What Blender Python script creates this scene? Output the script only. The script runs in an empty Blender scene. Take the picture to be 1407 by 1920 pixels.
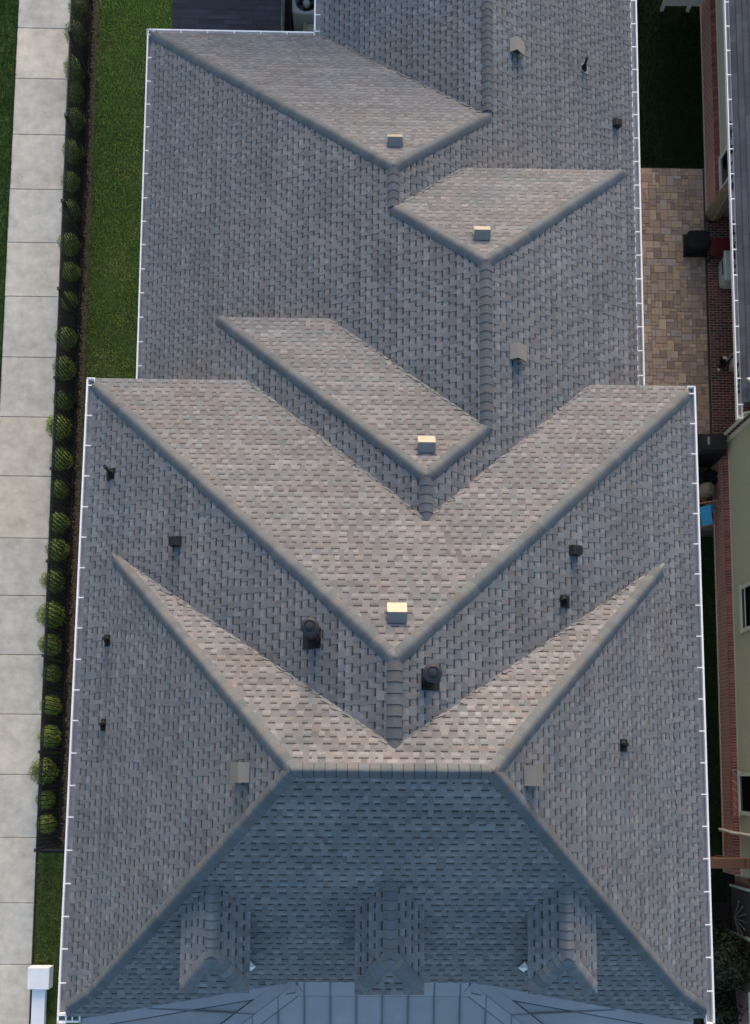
import bpy, math, random
from mathutils import Vector, Matrix
R = math.radians
random.seed(7)
scene = bpy.context.scene
C = scene.collection

# ------------------------------------------------------------------ camera
cam_d = bpy.data.cameras.new('camera'); cam = bpy.data.objects.new('camera', cam_d); C.objects.link(cam)
cam_d.sensor_fit = 'HORIZONTAL'; cam_d.sensor_width = 36.0
cam_d.lens = 36.0 * 1647.884 / 1407.0
cam_d.shift_y = (1299.824 - 960.0) / 1407.0
cam_d.clip_start = 0.5; cam_d.clip_end = 4000
CAMZ = 23.6846
rot = Matrix(((0.999867533, -0.008121920, -0.014104995),
              (0.006828283, 0.995967288, -0.089456899),
              (0.014774675, 0.089348736, 0.995890813)))
cam.matrix_world = Matrix.Translation((0, 0, CAMZ)) @ rot.to_4x4()
scene.camera = cam

# ------------------------------------------------------------------ sky, sun, exposure
SUN_EL, SUN_AZ = R(13), R(4)
world = bpy.data.worlds.new('World'); scene.world = world; world.use_nodes = True
wn = world.node_tree
bg = wn.nodes['Background']
sky = wn.nodes.new('ShaderNodeTexSky'); sky.sky_type = 'NISHITA'; sky.sun_disc = False
sky.sun_elevation = SUN_EL; sky.sun_rotation = SUN_AZ
sky.air_density = 1.0; sky.dust_density = 2.2; sky.ozone_density = 1.4
wn.links.new(sky.outputs[0], bg.inputs[0]); bg.inputs[1].default_value = 0.15
sun_d = bpy.data.lights.new('sun', 'SUN'); sun = bpy.data.objects.new('sun', sun_d); C.objects.link(sun)
sun_d.energy = 1.5; sun_d.angle = R(24); sun_d.color = (1.0, 0.735, 0.635)
dirv = Vector((-math.sin(SUN_AZ)*math.cos(SUN_EL), -math.cos(SUN_AZ)*math.cos(SUN_EL), -math.sin(SUN_EL)))
sun.rotation_euler = dirv.to_track_quat('-Z', 'Y').to_euler()
vs = scene.view_settings
vs.view_transform = 'Standard'; vs.look = 'None'; vs.gamma = 1.0; vs.use_curve_mapping = False
vs.exposure = 1.65

# ------------------------------------------------------------------ materials
def mat(name, color=(.5, .5, .5), rough=.7, metal=0.0, noise=0.0, nscale=8.0, bump=0.0, bscale=60.0, attr=False, spec=.4, noise2=0.0, n2scale=.8, stretch=None, tint=None):
    m = bpy.data.materials.new(name); m.use_nodes = True
    nt = m.node_tree; N = nt.nodes; L = nt.links
    b = N['Principled BSDF']; b.inputs['Roughness'].default_value = rough; b.inputs['Metallic'].default_value = metal
    b.inputs['Specular IOR Level'].default_value = spec
    tc = N.new('ShaderNodeTexCoord'); vec = tc.outputs['Object']
    if stretch:
        mp = N.new('ShaderNodeMapping'); mp.inputs['Scale'].default_value = stretch
        L.new(vec, mp.inputs[0]); vec = mp.outputs[0]
    if attr:
        a = N.new('ShaderNodeAttribute'); a.attribute_name = 'col'; col = a.outputs['Color']
    else:
        rgb = N.new('ShaderNodeRGB'); rgb.outputs[0].default_value = (*color, 1); col = rgb.outputs[0]
    for amt, sc in ((noise, nscale), (noise2, n2scale)):
        if amt > 0:
            nz = N.new('ShaderNodeTexNoise'); nz.inputs['Scale'].default_value = sc; nz.inputs['Detail'].default_value = 5
            nz.inputs['Roughness'].default_value = .65
            L.new(vec, nz.inputs['Vector'])
            mr = N.new('ShaderNodeMapRange'); mr.inputs[1].default_value = .25; mr.inputs[2].default_value = .75
            mr.inputs[3].default_value = 1 - amt; mr.inputs[4].default_value = 1 + amt
            L.new(nz.outputs[0], mr.inputs[0])
            mx = N.new('ShaderNodeVectorMath'); mx.operation = 'SCALE'
            L.new(col, mx.inputs[0]); L.new(mr.outputs[0], mx.inputs['Scale']); col = mx.outputs[0]
    if tint:
        nz = N.new('ShaderNodeTexNoise'); nz.inputs['Scale'].default_value = tint; nz.inputs['Detail'].default_value = 4; nz.inputs['Roughness'].default_value = .6
        L.new(tc.outputs['Object'], nz.inputs['Vector'])
        rp = N.new('ShaderNodeValToRGB'); rp.color_ramp.elements[0].position = .36; rp.color_ramp.elements[0].color = (.93, .985, 1.02, 1)
        rp.color_ramp.elements[1].position = .66; rp.color_ramp.elements[1].color = (1.03, .995, .985, 1)
        L.new(nz.outputs[0], rp.inputs[0])
        mm = N.new('ShaderNodeVectorMath'); mm.operation = 'MULTIPLY'; L.new(col, mm.inputs[0]); L.new(rp.outputs[0], mm.inputs[1]); col = mm.outputs[0]
    L.new(col, b.inputs['Base Color'])
    if bump > 0:
        nz = N.new('ShaderNodeTexNoise'); nz.inputs['Scale'].default_value = bscale; nz.inputs['Detail'].default_value = 3
        L.new(vec, nz.inputs['Vector'])
        bp = N.new('ShaderNodeBump'); bp.inputs['Strength'].default_value = bump; bp.inputs['Distance'].default_value = .01
        L.new(nz.outputs[0], bp.inputs['Height']); L.new(bp.outputs[0], b.inputs['Normal'])
    return m

def brick_mat(name, c1, c2, mortar, bw=.213, bh=.0677):
    m = bpy.data.materials.new(name); m.use_nodes = True
    nt = m.node_tree; N = nt.nodes; L = nt.links; b = N['Principled BSDF']; b.inputs['Roughness'].default_value = .85
    tc = N.new('ShaderNodeTexCoord'); mp = N.new('ShaderNodeMapping'); mp.inputs['Rotation'].default_value = (R(90), 0, R(90))
    sx = N.new('ShaderNodeSeparateXYZ'); cx = N.new('ShaderNodeCombineXYZ')
    add = N.new('ShaderNodeMath'); add.operation = 'ADD'
    L.new(tc.outputs['Object'], sx.inputs[0]); L.new(sx.outputs[0], add.inputs[0]); L.new(sx.outputs[1], add.inputs[1])
    L.new(add.outputs[0], cx.inputs[0]); L.new(sx.outputs[2], cx.inputs[1])
    bk = N.new('ShaderNodeTexBrick'); bk.inputs['Scale'].default_value = 1
    bk.inputs['Brick Width'].default_value = bw; bk.inputs['Row Height'].default_value = bh; bk.inputs['Mortar Size'].default_value = .011
    bk.inputs['Color1'].default_value = (*c1, 1); bk.inputs['Color2'].default_value = (*c2, 1); bk.inputs['Mortar'].default_value = (*mortar, 1)
    L.new(cx.outputs[0], bk.inputs[0]); L.new(bk.outputs[0], b.inputs['Base Color'])
    bp = N.new('ShaderNodeBump'); bp.inputs['Distance'].default_value = .008; bp.invert = True
    L.new(bk.outputs[1], bp.inputs['Height']); L.new(bp.outputs[0], b.inputs['Normal'])
    return m

M = dict(
    shingle=mat('asphalt_shingle', attr=True, rough=.93, noise=.24, nscale=55, noise2=.12, n2scale=.8, bump=.5, bscale=140, spec=.2, tint=1.3),
    cap=mat('ridge_cap_shingle', attr=True, rough=.95, noise=.22, nscale=45, bump=.5, bscale=120, spec=.15),
    deck=mat('roof_deck', (.05, .05, .055), .9),
    white=mat('white_trim', (.70, .70, .69), .5, noise=.06, nscale=3, noise2=.06, n2scale=.5),
    gutter_in=mat('gutter_inside', (.20, .21, .23), .5, noise=.2, nscale=4, noise2=.2, n2scale=25),
    siding=mat('own_siding', (.62, .62, .58), .6, noise=.05),
    ventpaint=mat('vent_metal', (.19, .178, .155), .5, metal=.3, noise=.06, nscale=6),
    black=mat('black_metal', (.012, .012, .014), .45, noise=.2),
    blackgloss=mat('black_painted_flue', (.02, .02, .023), .42, spec=.4),
    rubber=mat('black_rubber', (.012, .012, .014), .75, noise=.3, nscale=20, spec=.15),
    metalroof=mat('standing_seam_metal', attr=True, rough=.6, metal=.0, spec=.3, noise=.10, nscale=2.2, noise2=.08, n2scale=.6, bump=.1, bscale=3),
    concrete=mat('sidewalk_concrete', attr=True, rough=.9, noise=.14, nscale=3.2, noise2=.2, n2scale=.8, bump=.3, bscale=90, spec=.2),
    joint=mat('joint_soil', (.05, .045, .04), .95),
    soil=mat('dark_soil', (.022, .017, .013), .95, noise=.4, nscale=12, bump=.8, bscale=30),
    mulch=mat('brown_mulch', attr=True, rough=.95, noise=.35, nscale=30, spec=.1),
    lawn=mat('lawn_ground', (.065, .09, .024), .95, noise=.35, nscale=5, noise2=.35, n2scale=.6, bump=.8, bscale=60, spec=.1),
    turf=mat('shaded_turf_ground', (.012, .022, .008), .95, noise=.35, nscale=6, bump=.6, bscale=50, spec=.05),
    blade=mat('grass_blade', attr=True, rough=.75, spec=.15),
    leaf=mat('leaf', attr=True, rough=.55, spec=.3),
    bark=mat('bark', (.05, .035, .02), .9, noise=.3),
    paver=mat('tan_paver', attr=True, rough=.9, noise=.18, nscale=14, bump=.5, bscale=60, spec=.15),
    sand=mat('joint_sand', (.06, .05, .035), .95, noise=.2),
    brick=mat('red_brick', attr=True, rough=.9, noise=.25, nscale=25, bump=.5, bscale=80, spec=.15),
    mortar=mat('mortar', (.52, .43, .38), .95, noise=.15, nscale=20),
    brickwall=brick_mat('brick_wall', (.34, .125, .095), (.22, .08, .064), (.55, .46, .40)),
    greensiding=mat('sage_siding', (.40, .41, .29), .7, noise=.06, nscale=1.5),
    nbtrim=mat('sage_trim', (.52, .54, .47), .5, noise=.04),
    glass=mat('dark_glass', (.006, .006, .007), .12, spec=.5),
    wood=mat('cedar_beam', (.13, .065, .038), .7, noise=.3, nscale=5, stretch=(1, 8, 8)),
    tanfabric=mat('tan_canvas', (.24, .19, .13), .9, noise=.2, nscale=6),
    redfabric=mat('red_fabric', (.085, .006, .006), .9, noise=.25, nscale=8),
    bluefabric=mat('blue_fabric', (.07, .42, .68), .8, noise=.1),
    tanpine=mat('pine_frame', (.32, .15, .08), .7, noise=.2),
    palebox=mat('pale_plastic', (.45, .50, .44), .5, noise=.05),
    beige=mat('beige_ceramic', (.27, .21, .14), .6, noise=.15),
    beigebox=mat('beige_utility_box', (.42, .37, .30), .6, noise=.06),
    acpaint=mat('pale_ac_cabinet', (.36, .40, .37), .5, noise=.05),
    darkroof=mat('dark_flat_shingle', (.03, .03, .038), .9, noise=.2, nscale=30),
    slate=mat('grey_slab', (.12, .11, .10), .9, noise=.2),
    chrome=mat('dull_steel', (.5, .5, .48), .35, metal=.8),
    stone=mat('pale_stone', (.6, .5, .45), .8, noise=.1),
)

# ------------------------------------------------------------------ helpers
def link(o, parent=None):
    C.objects.link(o)
    if parent is not None: o.parent = parent
    return o
def tag(o, label=None, cat=None, group=None, kind=None):
    if label: o['label'] = label
    if cat: o['category'] = cat
    if group: o['group'] = group
    if kind: o['kind'] = kind
    return o
def empty(name, loc=(0, 0, 0)):
    o = bpy.data.objects.new(name, None); o.location = loc; o.empty_display_size = .2
    return link(o)
class MB:
    """collects polygons, builds one mesh object"""
    def __init__(s): s.v = []; s.f = []; s.c = []; s.sm = []
    def poly(s, pts, col=None, smooth=False):
        i = len(s.v); s.v += [tuple(p) for p in pts]; s.f.append(tuple(range(i, i+len(pts)))); s.c.append(col or (1, 1, 1)); s.sm.append(smooth)
    def mesh(s, pts, faces, col=None, smooth=False):
        i = len(s.v); s.v += [tuple(p) for p in pts]
        for f in faces: s.f.append(tuple(i+k for k in f)); s.c.append(col or (1, 1, 1)); s.sm.append(smooth)
    def box(s, a, b, col=None):
        (x0, y0, z0), (x1, y1, z1) = a, b
        s.mesh([(x0,y0,z0),(x1,y0,z0),(x1,y1,z0),(x0,y1,z0),(x0,y0,z1),(x1,y0,z1),(x1,y1,z1),(x0,y1,z1)],
               [(0,3,2,1),(4,5,6,7),(0,1,5,4),(1,2,6,5),(2,3,7,6),(3,0,4,7)], col)
    def cbox(s, a, b, c=.01, col=None):
        """box with chamfered top edge"""
        (x0, y0, z0), (x1, y1, z1) = a, b
        p = [(x0,y0,z0),(x1,y0,z0),(x1,y1,z0),(x0,y1,z0),(x0,y0,z1-c),(x1,y0,z1-c),(x1,y1,z1-c),(x0,y1,z1-c),
             (x0+c,y0+c,z1),(x1-c,y0+c,z1),(x1-c,y1-c,z1),(x0+c,y1-c,z1)]
        s.mesh(p, [(0,1,5,4),(1,2,6,5),(2,3,7,6),(3,0,4,7),(4,5,9,8),(5,6,10,9),(6,7,11,10),(7,4,8,11),(8,9,10,11)], col)
    def tube(s, p, q, r, n=8, col=None, r2=None, cap=True):
        p = Vector(p); q = Vector(q); d = (q-p).normalized(); u = d.orthogonal().normalized(); w = d.cross(u)
        r2 = r if r2 is None else r2; pts = []
        for k in range(n):
            a = 2*math.pi*k/n; o = u*math.cos(a)+w*math.sin(a); pts.append(p+o*r)
        for k in range(n):
            a = 2*math.pi*k/n; o = u*math.cos(a)+w*math.sin(a); pts.append(q+o*r2)
        fs = [(k, (k+1) % n, n+(k+1) % n, n+k) for k in range(n)]
        s.mesh(pts, fs, col, True)
        if cap: s.mesh(pts[n:], [tuple(range(n))], col); s.mesh(pts[:n], [tuple(range(n-1, -1, -1))], col)
    def lathe(s, prof, c=(0, 0, 0), n=20, col=None, smooth=True):
        pts = []
        for (r, z) in prof:
            for k in range(n): a = 2*math.pi*k/n; pts.append((c[0]+r*math.cos(a), c[1]+r*math.sin(a), c[2]+z))
        fs = []
        for i in range(len(prof)-1):
            for k in range(n): fs.append((i*n+k, i*n+(k+1) % n, (i+1)*n+(k+1) % n, (i+1)*n+k))
        s.mesh(pts, fs, col, smooth)
    def data(s, name, m):
        me = bpy.data.meshes.new(name); me.from_pydata(s.v, [], s.f); me.materials.append(m)
        at = me.attributes.new('col', 'FLOAT_COLOR', 'FACE')
        flat = []
        for c in s.c: flat += [c[0], c[1], c[2], 1.0]
        at.data.foreach_set('color', flat)
        me.polygons.foreach_set('use_smooth', s.sm)
        me.update(); return me
    def build(s, name, m, parent=None, loc=None):
        o = bpy.data.objects.new(name, s.data(name, m))
        if loc: o.location = loc
        return link(o, parent)
def inst(name, me, loc=(0, 0, 0), parent=None, rz=0, sc=None):
    o = bpy.data.objects.new(name, me); o.location = loc; o.rotation_euler = (0, 0, rz)
    if sc: o.scale = sc
    return link(o, parent)
def jit(c, a): k = 1+random.uniform(-a, a); return tuple(x*k*(1+random.uniform(-a, a)*.12) for x in c)

# ---- plan-space polygon clipping: half plane (a,b,c) keeps a*x+b*y+c >= 0
def clip(poly, h):
    a, b, c = h; out = []; n = len(poly)
    d = [a*p[0]+b*p[1]+c for p in poly]
    for i in range(n):
        j = (i+1) % n
        if d[i] >= 0: out.append(poly[i])
        if (d[i] > 0 and d[j] < 0) or (d[i] < 0 and d[j] > 0):
            t = d[i]/(d[i]-d[j]); p, q = poly[i], poly[j]
            out.append((p[0]+(q[0]-p[0])*t, p[1]+(q[1]-p[1])*t))
    return out if len(out) >= 3 else []
def area(p): return abs(sum(p[i][0]*p[(i+1) % len(p)][1]-p[(i+1) % len(p)][0]*p[i][1] for i in range(len(p))))/2
def subtract(poly, region):
    for h in region:                                     # separated by one side: untouched
        if all(h[0]*p[0]+h[1]*p[1]+h[2] <= 1e-9 for p in poly): return [poly]
    out = []; rest = poly
    for h in region:
        o = clip(rest, (-h[0], -h[1], -h[2]))
        if o and area(o) > 1e-6: out.append(o)
        rest = clip(rest, h)
        if not rest: break
    return out

# ------------------------------------------------------------------ roof geometry: planes z = a x + b y + c
EV = 6.6
def pl_x(p, x0, z0, skew=0.0): return (p, -p*skew, z0-p*x0)          # rises with +x from x0(+skew*y)
L2 = (.586, -.586*.00863, EV+.586*5.650); R2 = (-.577, -.577*.00365, EV+.577*6.731)
L1 = (.8995, -.8995*.00863, EV+.8995*5.389); R1 = (-.869, -.869*.00365, EV+.869*6.461)
F = (0, .847, EV+.847*4.60)
B = (0, -.8333, 10.51+.8333*.016)
MBp = (0, -.5908, EV+.5908*7.832)
RC = (1.095, EV+2.012)                                                # ridge of the rear cross block
L4 = (.5833, 0, RC[1]-.5833*RC[0]); R4 = (-.5833, 0, RC[1]+.5833*RC[0]); G3 = (0, -.5833, RC[1]+.5833*5.201)
RE = (2.265, EV+1.33)
L3 = (.5833, 0, RE[1]-.5833*RE[0]); G2 = (0, -.5833, RE[1]+.5833*9.615)
RD = (.540, L3[0]*.540+L3[2])
R3 = (-.5833, 0, RD[1]+.5833*RD[0]); G1 = (0, -.5833, RD[1]+.5833*12.22)
RT = (2.642, R3[0]*2.642+R3[2]); LT = (.5833, 0, RT[1]-.5833*RT[0]); TB = (0, -.5833, RT[1]+.5833*24.0)
PF = (0, .23, 7.25+.23*3.83); PLm = (.18, 0, 7.2+.18*1.45); PRm = (-.18, 0, 7.2+.18*2.30)
def rect(x0, x1, y0, y1, sl=0.0, sr=0.0): return [(1, -sl, -x0), (-1, sr, x1), (0, 1, -y0), (0, -1, y1)]
DORM = [(-2.45, 8.93), (.490, 9.00), (3.415, 8.95)]                   # ridge x, ridge z
def dorm_planes(i):
    x, z = DORM[i]; k = .75
    yr = -3.02
    return [(k, 0, z-k*x), (-k, 0, z+k*x), (0, .64, z-.64*yr)]
GI = .125                                                             # gutter width: shingles start inside the gutter lip
blocks = {
    'A': ([('L1', L1), ('R1', R1), ('F', F), ('B', B)], rect(-5.474, 6.546, -4.62, 4.7, .00863, -.00365)),
    'M': ([('L2', L2), ('R2', R2), ('MB', MBp), ('Fm', F)], rect(-5.474, 6.546, -4.62, 7.832, .00863, -.00365)),
    'Cc': ([('L4', L4), ('R4', R4), ('G3', G3)], rect(-3.11, 5.505, 3.0, 9.38)),
    'E': ([('L3', L3), ('R4e', R4), ('G2', G2)], rect(-5.30, 5.505, 6.0, 12.85)),
    'D': ([('L3d', L3), ('R3', R3), ('G1', G1)], rect(-5.30, 6.565, 7.3, 18.13)),
    'T': ([('LT', LT), ('R3t', R3), ('TB', TB)], rect(-1.18, 6.565, 12.5, 25.5)),
    'P': ([('PF', PF), ('PL', PLm), ('PR', PRm)], rect(-5.30, 6.38, -7.2, -3.6)),
}
for i in range(3):
    x = DORM[i][0]
    blocks['D%d' % i] = ([('dl%d' % i, dorm_planes(i)[0]), ('dr%d' % i, dorm_planes(i)[1]), ('df%d' % i, dorm_planes(i)[2])], rect(x-.585, x+.585, -3.72, -1.2))
order = {k: i for i, k in enumerate(blocks)}
sub_bounds = {'M': rect(-5.474, 6.546, -4.62, 7.5, .00863, -.00365), 'Cc': rect(-2.85, 5.25, 3.0, 9.1), 'E': rect(-5.30, 5.25, 6.0, 12.6)}
for i in range(3): sub_bounds['D%d' % i] = rect(DORM[i][0]-.41, DORM[i][0]+.41, -3.48, -1.2)
def ev(p, x, y): return p[0]*x+p[1]*y+p[2]
def cellhp(bn, pn):
    planes, bnd = blocks[bn]; P = dict(planes)[pn]
    return list(bnd)+[(Q[0]-P[0], Q[1]-P[1], Q[2]-P[2]) for n, Q in planes if n != pn]
def regions(bn, P):
    out = []
    for o, (planes, bnd) in blocks.items():
        if o == bn: continue
        e = (order[bn]-order[o])*1e-4
        cop = any(max(abs(Q[k]-P[k]) for k in range(3)) < 1e-6 for n, Q in planes)
        out.append(list(bnd if cop else sub_bounds.get(o, bnd))+[(Q[0]-P[0], Q[1]-P[1], Q[2]-P[2]+e) for n, Q in planes])
    return out
def visible(poly, hps, regs):
    for h in hps:
        if all(h[0]*p[0]+h[1]*p[1]+h[2] >= 0 for p in poly): continue
        poly = clip(poly, h)
        if not poly: return []
    ps = [poly]
    for r in regs:
        nx = []
        for q in ps: nx += subtract(q, r)
        ps = nx
        if not ps: break
    return [q for q in ps if area(q) > 2e-5]

# ------------------------------------------------------------------ the ground and the setting
g = MB(); g.poly([(-600, -600, -.03), (600, -600, -.03), (600, 600, -.03), (-600, 600, -.03)])
tag(g.build('ground', M['soil']), kind='structure')
def sheet(name, x0, x1, y0, y1, z, m):
    b = MB(); b.poly([(x0, y0, z), (x1, y0, z), (x1, y1, z), (x0, y1, z)]); return tag(b.build(name, m), kind='structure')
sheet('lawn', -7.85, -5.0, -2.2, 30, -.012, M['lawn'])
sheet('lawn', -60, -10.13, -40, 60, -.012, M['lawn'])
sheet('lawn', -8.55, -5.0, -14, -2.2, -.012, M['lawn'])
sheet('side_lawn', 6.3, 9.75, 17.36, 40, -.012, M['turf'])
sheet('side_lawn', 6.3, 9.75, -3.4, 6.6, -.012, M['turf'])
def blades(name, label, spots, dens, cols, hmax=.065):
    b = MB()
    for (x0, x1, y0, y1) in spots:
        for k in range(int((x1-x0)*(y1-y0)*dens)):
            x = random.uniform(x0, x1); y = random.uniform(y0, y1); a = random.uniform(0, 6.28); h = random.uniform(.4, 1)*hmax; w = .009
            lx = random.uniform(-.6, .6)*h; ly = random.uniform(-.6, .6)*h
            pv = .5+.5*math.sin(x*1.7+y*.9+math.sin(y*2.3))*math.sin(y*1.3-x*2.1)+random.uniform(-.35, .35)
            c = cols[2] if pv > (.92 if y < 14 else 1.05) else (cols[1] if random.random() < .35 else cols[0])
            b.poly([(x-w*math.cos(a), y-w*math.sin(a), -.012), (x+w*math.cos(a), y+w*math.sin(a), -.012), (x+lx, y+ly, h)], jit(c, .5))
    return tag(b.build(name, M['blade']), label, 'grass', kind='stuff')
GC = [(.28, .39, .075), (.35, .44, .095), (.60, .50, .20)]
blades('grass', 'short green grass with straw patches beside the grey roof', [(-7.86, -5.4, 6.8, 23.5)], 1500, GC)
blades('grass', 'small patch of grass and bare earth above the white pier', [(-8.56, -5.6, -6.4, -2.2)], 1300, [(.09, .125, .028), (.12, .15, .035), (.20, .14, .07)])
blades('grass', 'darker green grass left of the sidewalk', [(-11.2, -10.14, 9, 23.5), (-10.16, -10.08, 9, 23.5)], 1500, [(.05, .12, .015), (.07, .14, .02), (.085, .13, .025)])
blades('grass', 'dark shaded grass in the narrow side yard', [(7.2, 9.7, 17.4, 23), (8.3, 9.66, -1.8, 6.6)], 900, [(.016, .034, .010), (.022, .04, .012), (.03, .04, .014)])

# sidewalk: one slab between each pair of joints
jy = [23.0, 21.31, 19.75, 18.04, 16.39, 14.8, 13.21, 11.44, 9.72, 8.04, 6.3, 4.71, 3.09, 1.48, -.13, -1.79, -3.5, -5.08, -6.75, -8.4]
sw = MB(); sw.box((-10.12, -8.6, -.06), (-8.60, 23.2, -.01)); sw = tag(sw.build('sidewalk', M['joint']), kind='structure')
for a, b_ in zip(jy[1:], jy[:-1]):
    s = MB(); k = random.uniform(.92, 1.04); w = random.uniform(-.012, .02)
    s.cbox((-10.11+random.uniform(-.01, .01), a+.008, -.05), (-8.615, b_-.008, .02), .008, ((.465+w)*k, .43*k, (.36-w)*k)); s.build('slab', M['concrete'], sw)
kb = MB(); kb.box((-10.135, -8.6, -.05), (-10.12, 23.2, .0)); kb.build('edge_soil', M['joint'], sw)
# planting bed and mulch
mb = MB(); mb.poly([(-8.60, -2.1, -.006), (-7.85, -2.1, -.006), (-7.85, 24, -.006), (-8.60, 24, -.006)], (.02, .015, .012))
mu = tag(mb.build('planting_bed', M['mulch']), kind='structure')
b = MB()
for k in range(9000):
    y = random.uniform(-2.1, 23.5); x = random.gauss(-7.86, .045) if random.random() < .75 else random.uniform(-8.5, -7.8)
    if x < -8.55 or x > -7.5: continue
    s = random.uniform(.012, .035); a = random.uniform(0, 3.14); w = s*random.uniform(.3, .6); z = random.uniform(.0, .02); ca, sa = math.cos(a), math.sin(a)
    tl = random.uniform(-.012, .012)
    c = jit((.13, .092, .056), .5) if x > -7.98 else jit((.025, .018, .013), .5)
    b.poly([(x-s*ca+w*sa, y-s*sa-w*ca, z), (x+s*ca+w*sa, y+s*sa-w*ca, z+tl), (x+s*ca-w*sa, y+s*sa+w*ca, z+tl), (x-s*ca-w*sa, y-s*sa+w*ca, z)], c)
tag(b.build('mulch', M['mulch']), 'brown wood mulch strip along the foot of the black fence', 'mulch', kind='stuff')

# paver patio
PV = [(.42, .31, .215), (.38, .275, .195), (.46, .345, .245), (.30, .225, .17), (.35, .265, .21), (.43, .305, .21), (.40, .335, .28)]
pb = sheet('patio', 6.3, 9.72, 6.55, 17.36, -.004, M['sand'])
pavers = []
y = 17.34; row = 0
u = .105
occ = {}
x0p, nx, ny = 7.45, 21, int((17.34-8.6)/u)
for j in range(ny):
    for i in range(nx):
        if (i, j) in occ: continue
        opts = [(2, 2), (2, 1), (1, 2), (1, 1), (2, 2), (3, 2), (2, 3), (2, 1)]; random.shuffle(opts)
        for (a, c) in opts+[(1, 1)]:
            if i+a > nx or j+c > ny: continue
            if all((i+q, j+w) not in occ for q in range(a) for w in range(c)):
                for q in range(a):
                    for w in range(c): occ[(i+q, j+w)] = 1
                pavers.append((i, j, a, c)); break
def paver_box(bm, i, j, a, c):
    k = random.uniform(0, .006)
    bm.cbox((x0p+i*u+.003, 17.34-(j+c)*u+.003, -.03), (x0p+(i+a)*u-.003, 17.34-j*u-.003, .012+k), .007, jit(random.choice(PV), .18))
vis = [p for p in pavers if x0p+(p[0]+p[2])*u > 7.9 and 17.34-p[1]*u > 9.1]
vis.sort(key=lambda p: -p[2]*p[3]); own = set(vis[:300]); rest = MB()
for p in pavers:
    if p in own: q = MB(); paver_box(q, *p); q.build('paver', M['paver'], pb)
    else: paver_box(rest, *p)
tag(rest.build('pavers', M['paver'], pb), kind='stuff')
# red brick paving under the neighbour's eave
bp = sheet('brick_paving', 9.735, 11.6, 9.0, 15.95, -.004, M['mortar'])
bl = []
rows = int((15.93-9.02)/.077)
for j in range(rows):
    x = 9.745-(.105 if j % 2 else 0)
    while x < 11.55:
        a = max(x, 9.742); c = min(x+.202, 11.58)
        if c-a > .03: bl.append((a, c, 15.93-(j+1)*.077, j))
        x += .213
def brick_box(bm, q):
    bm.cbox((q[0], q[2], -.02), (q[1]-.006, q[2]+.058, .010+random.uniform(0, .004)), .005, jit(random.choice([(.16, .060, .045), (.12, .048, .038), (.19, .075, .055), (.095, .045, .038)]), .25))
bl.sort(key=lambda q: q[0]); own = set(bl[:300]); rest = MB()
for q in bl:
    if q in own: w = MB(); brick_box(w, q); w.build('brick', M['brick'], bp)
    else: brick_box(rest, q)
tag(rest.build('bricks', M['brick'], bp), kind='stuff')
sheet('grey_pad', 8.1, 9.66, 6.72, 7.0, .006, M['slate'])

# ------------------------------------------------------------------ the house
house = empty('house', (.5, 0, 0))
HL = Matrix.Translation((-.5, 0, 0))
tag(house, 'large house with many-hipped grey shingle roof, white gutters and three small dormers', 'house')
class HB(MB):
    def data(s, name, m):
        s.v = [(x-.5, y, z) for (x, y, z) in s.v]; return MB.data(s, name, m)
w = HB()
w.box((-5.25, -4.15, 0), (6.35, 7.45, 6.45)); w.box((-5.0, 7.45, 0), (6.3, 17.8, 3.3)); w.box((-.95, 17.8, 0), (6.3, 25.0, 3.3))
w.box((-2.8, 4.5, 5.9), (5.2, 9.05, 6.08)); w.box((-2.8, 8.95, 3.3), (5.2, 9.05, 5.9)); w.box((-2.85, 7.45, 3.3), (-2.75, 9.05, 5.9))
w.box((5.1, 7.45, 3.3), (5.2, 12.5, 5.95)); w.box((.3, 12.4, 3.3), (5.2, 12.5, 5.95))
w.build('wall', M['siding'], house)
dk = HB(); SH = []                       # deck polygons, shingle pieces
EXPO = .143
PAL = [(.124, .129, .133), (.134, .134, .134), (.104, .111, .118), (.122, .116, .113), (.146, .149, .151), (.110, .122, .126), (.098, .098, .100)]
PM = [sum(c[k] for c in PAL)/len(PAL) for k in range(3)]
PM = [PM[0]*.955, PM[1]*.955, PM[2]*1.03]
PAL = [tuple(PM[k]+(c[k]-PM[k])*.7 for k in range(3)) for c in PAL]
pattern_bank = []
for k in range(5):
    t = 0; pt = []; tooth = True
    while t < .99:
        w_ = random.choice((.08, .10, .12, .15)) if tooth else random.choice((.09, .11, .13, .15))
        w_ = min(w_, 1.0-t); pt.append((t, w_, tooth)); t += w_; tooth = not tooth
    pattern_bank.append(pt)
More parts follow.
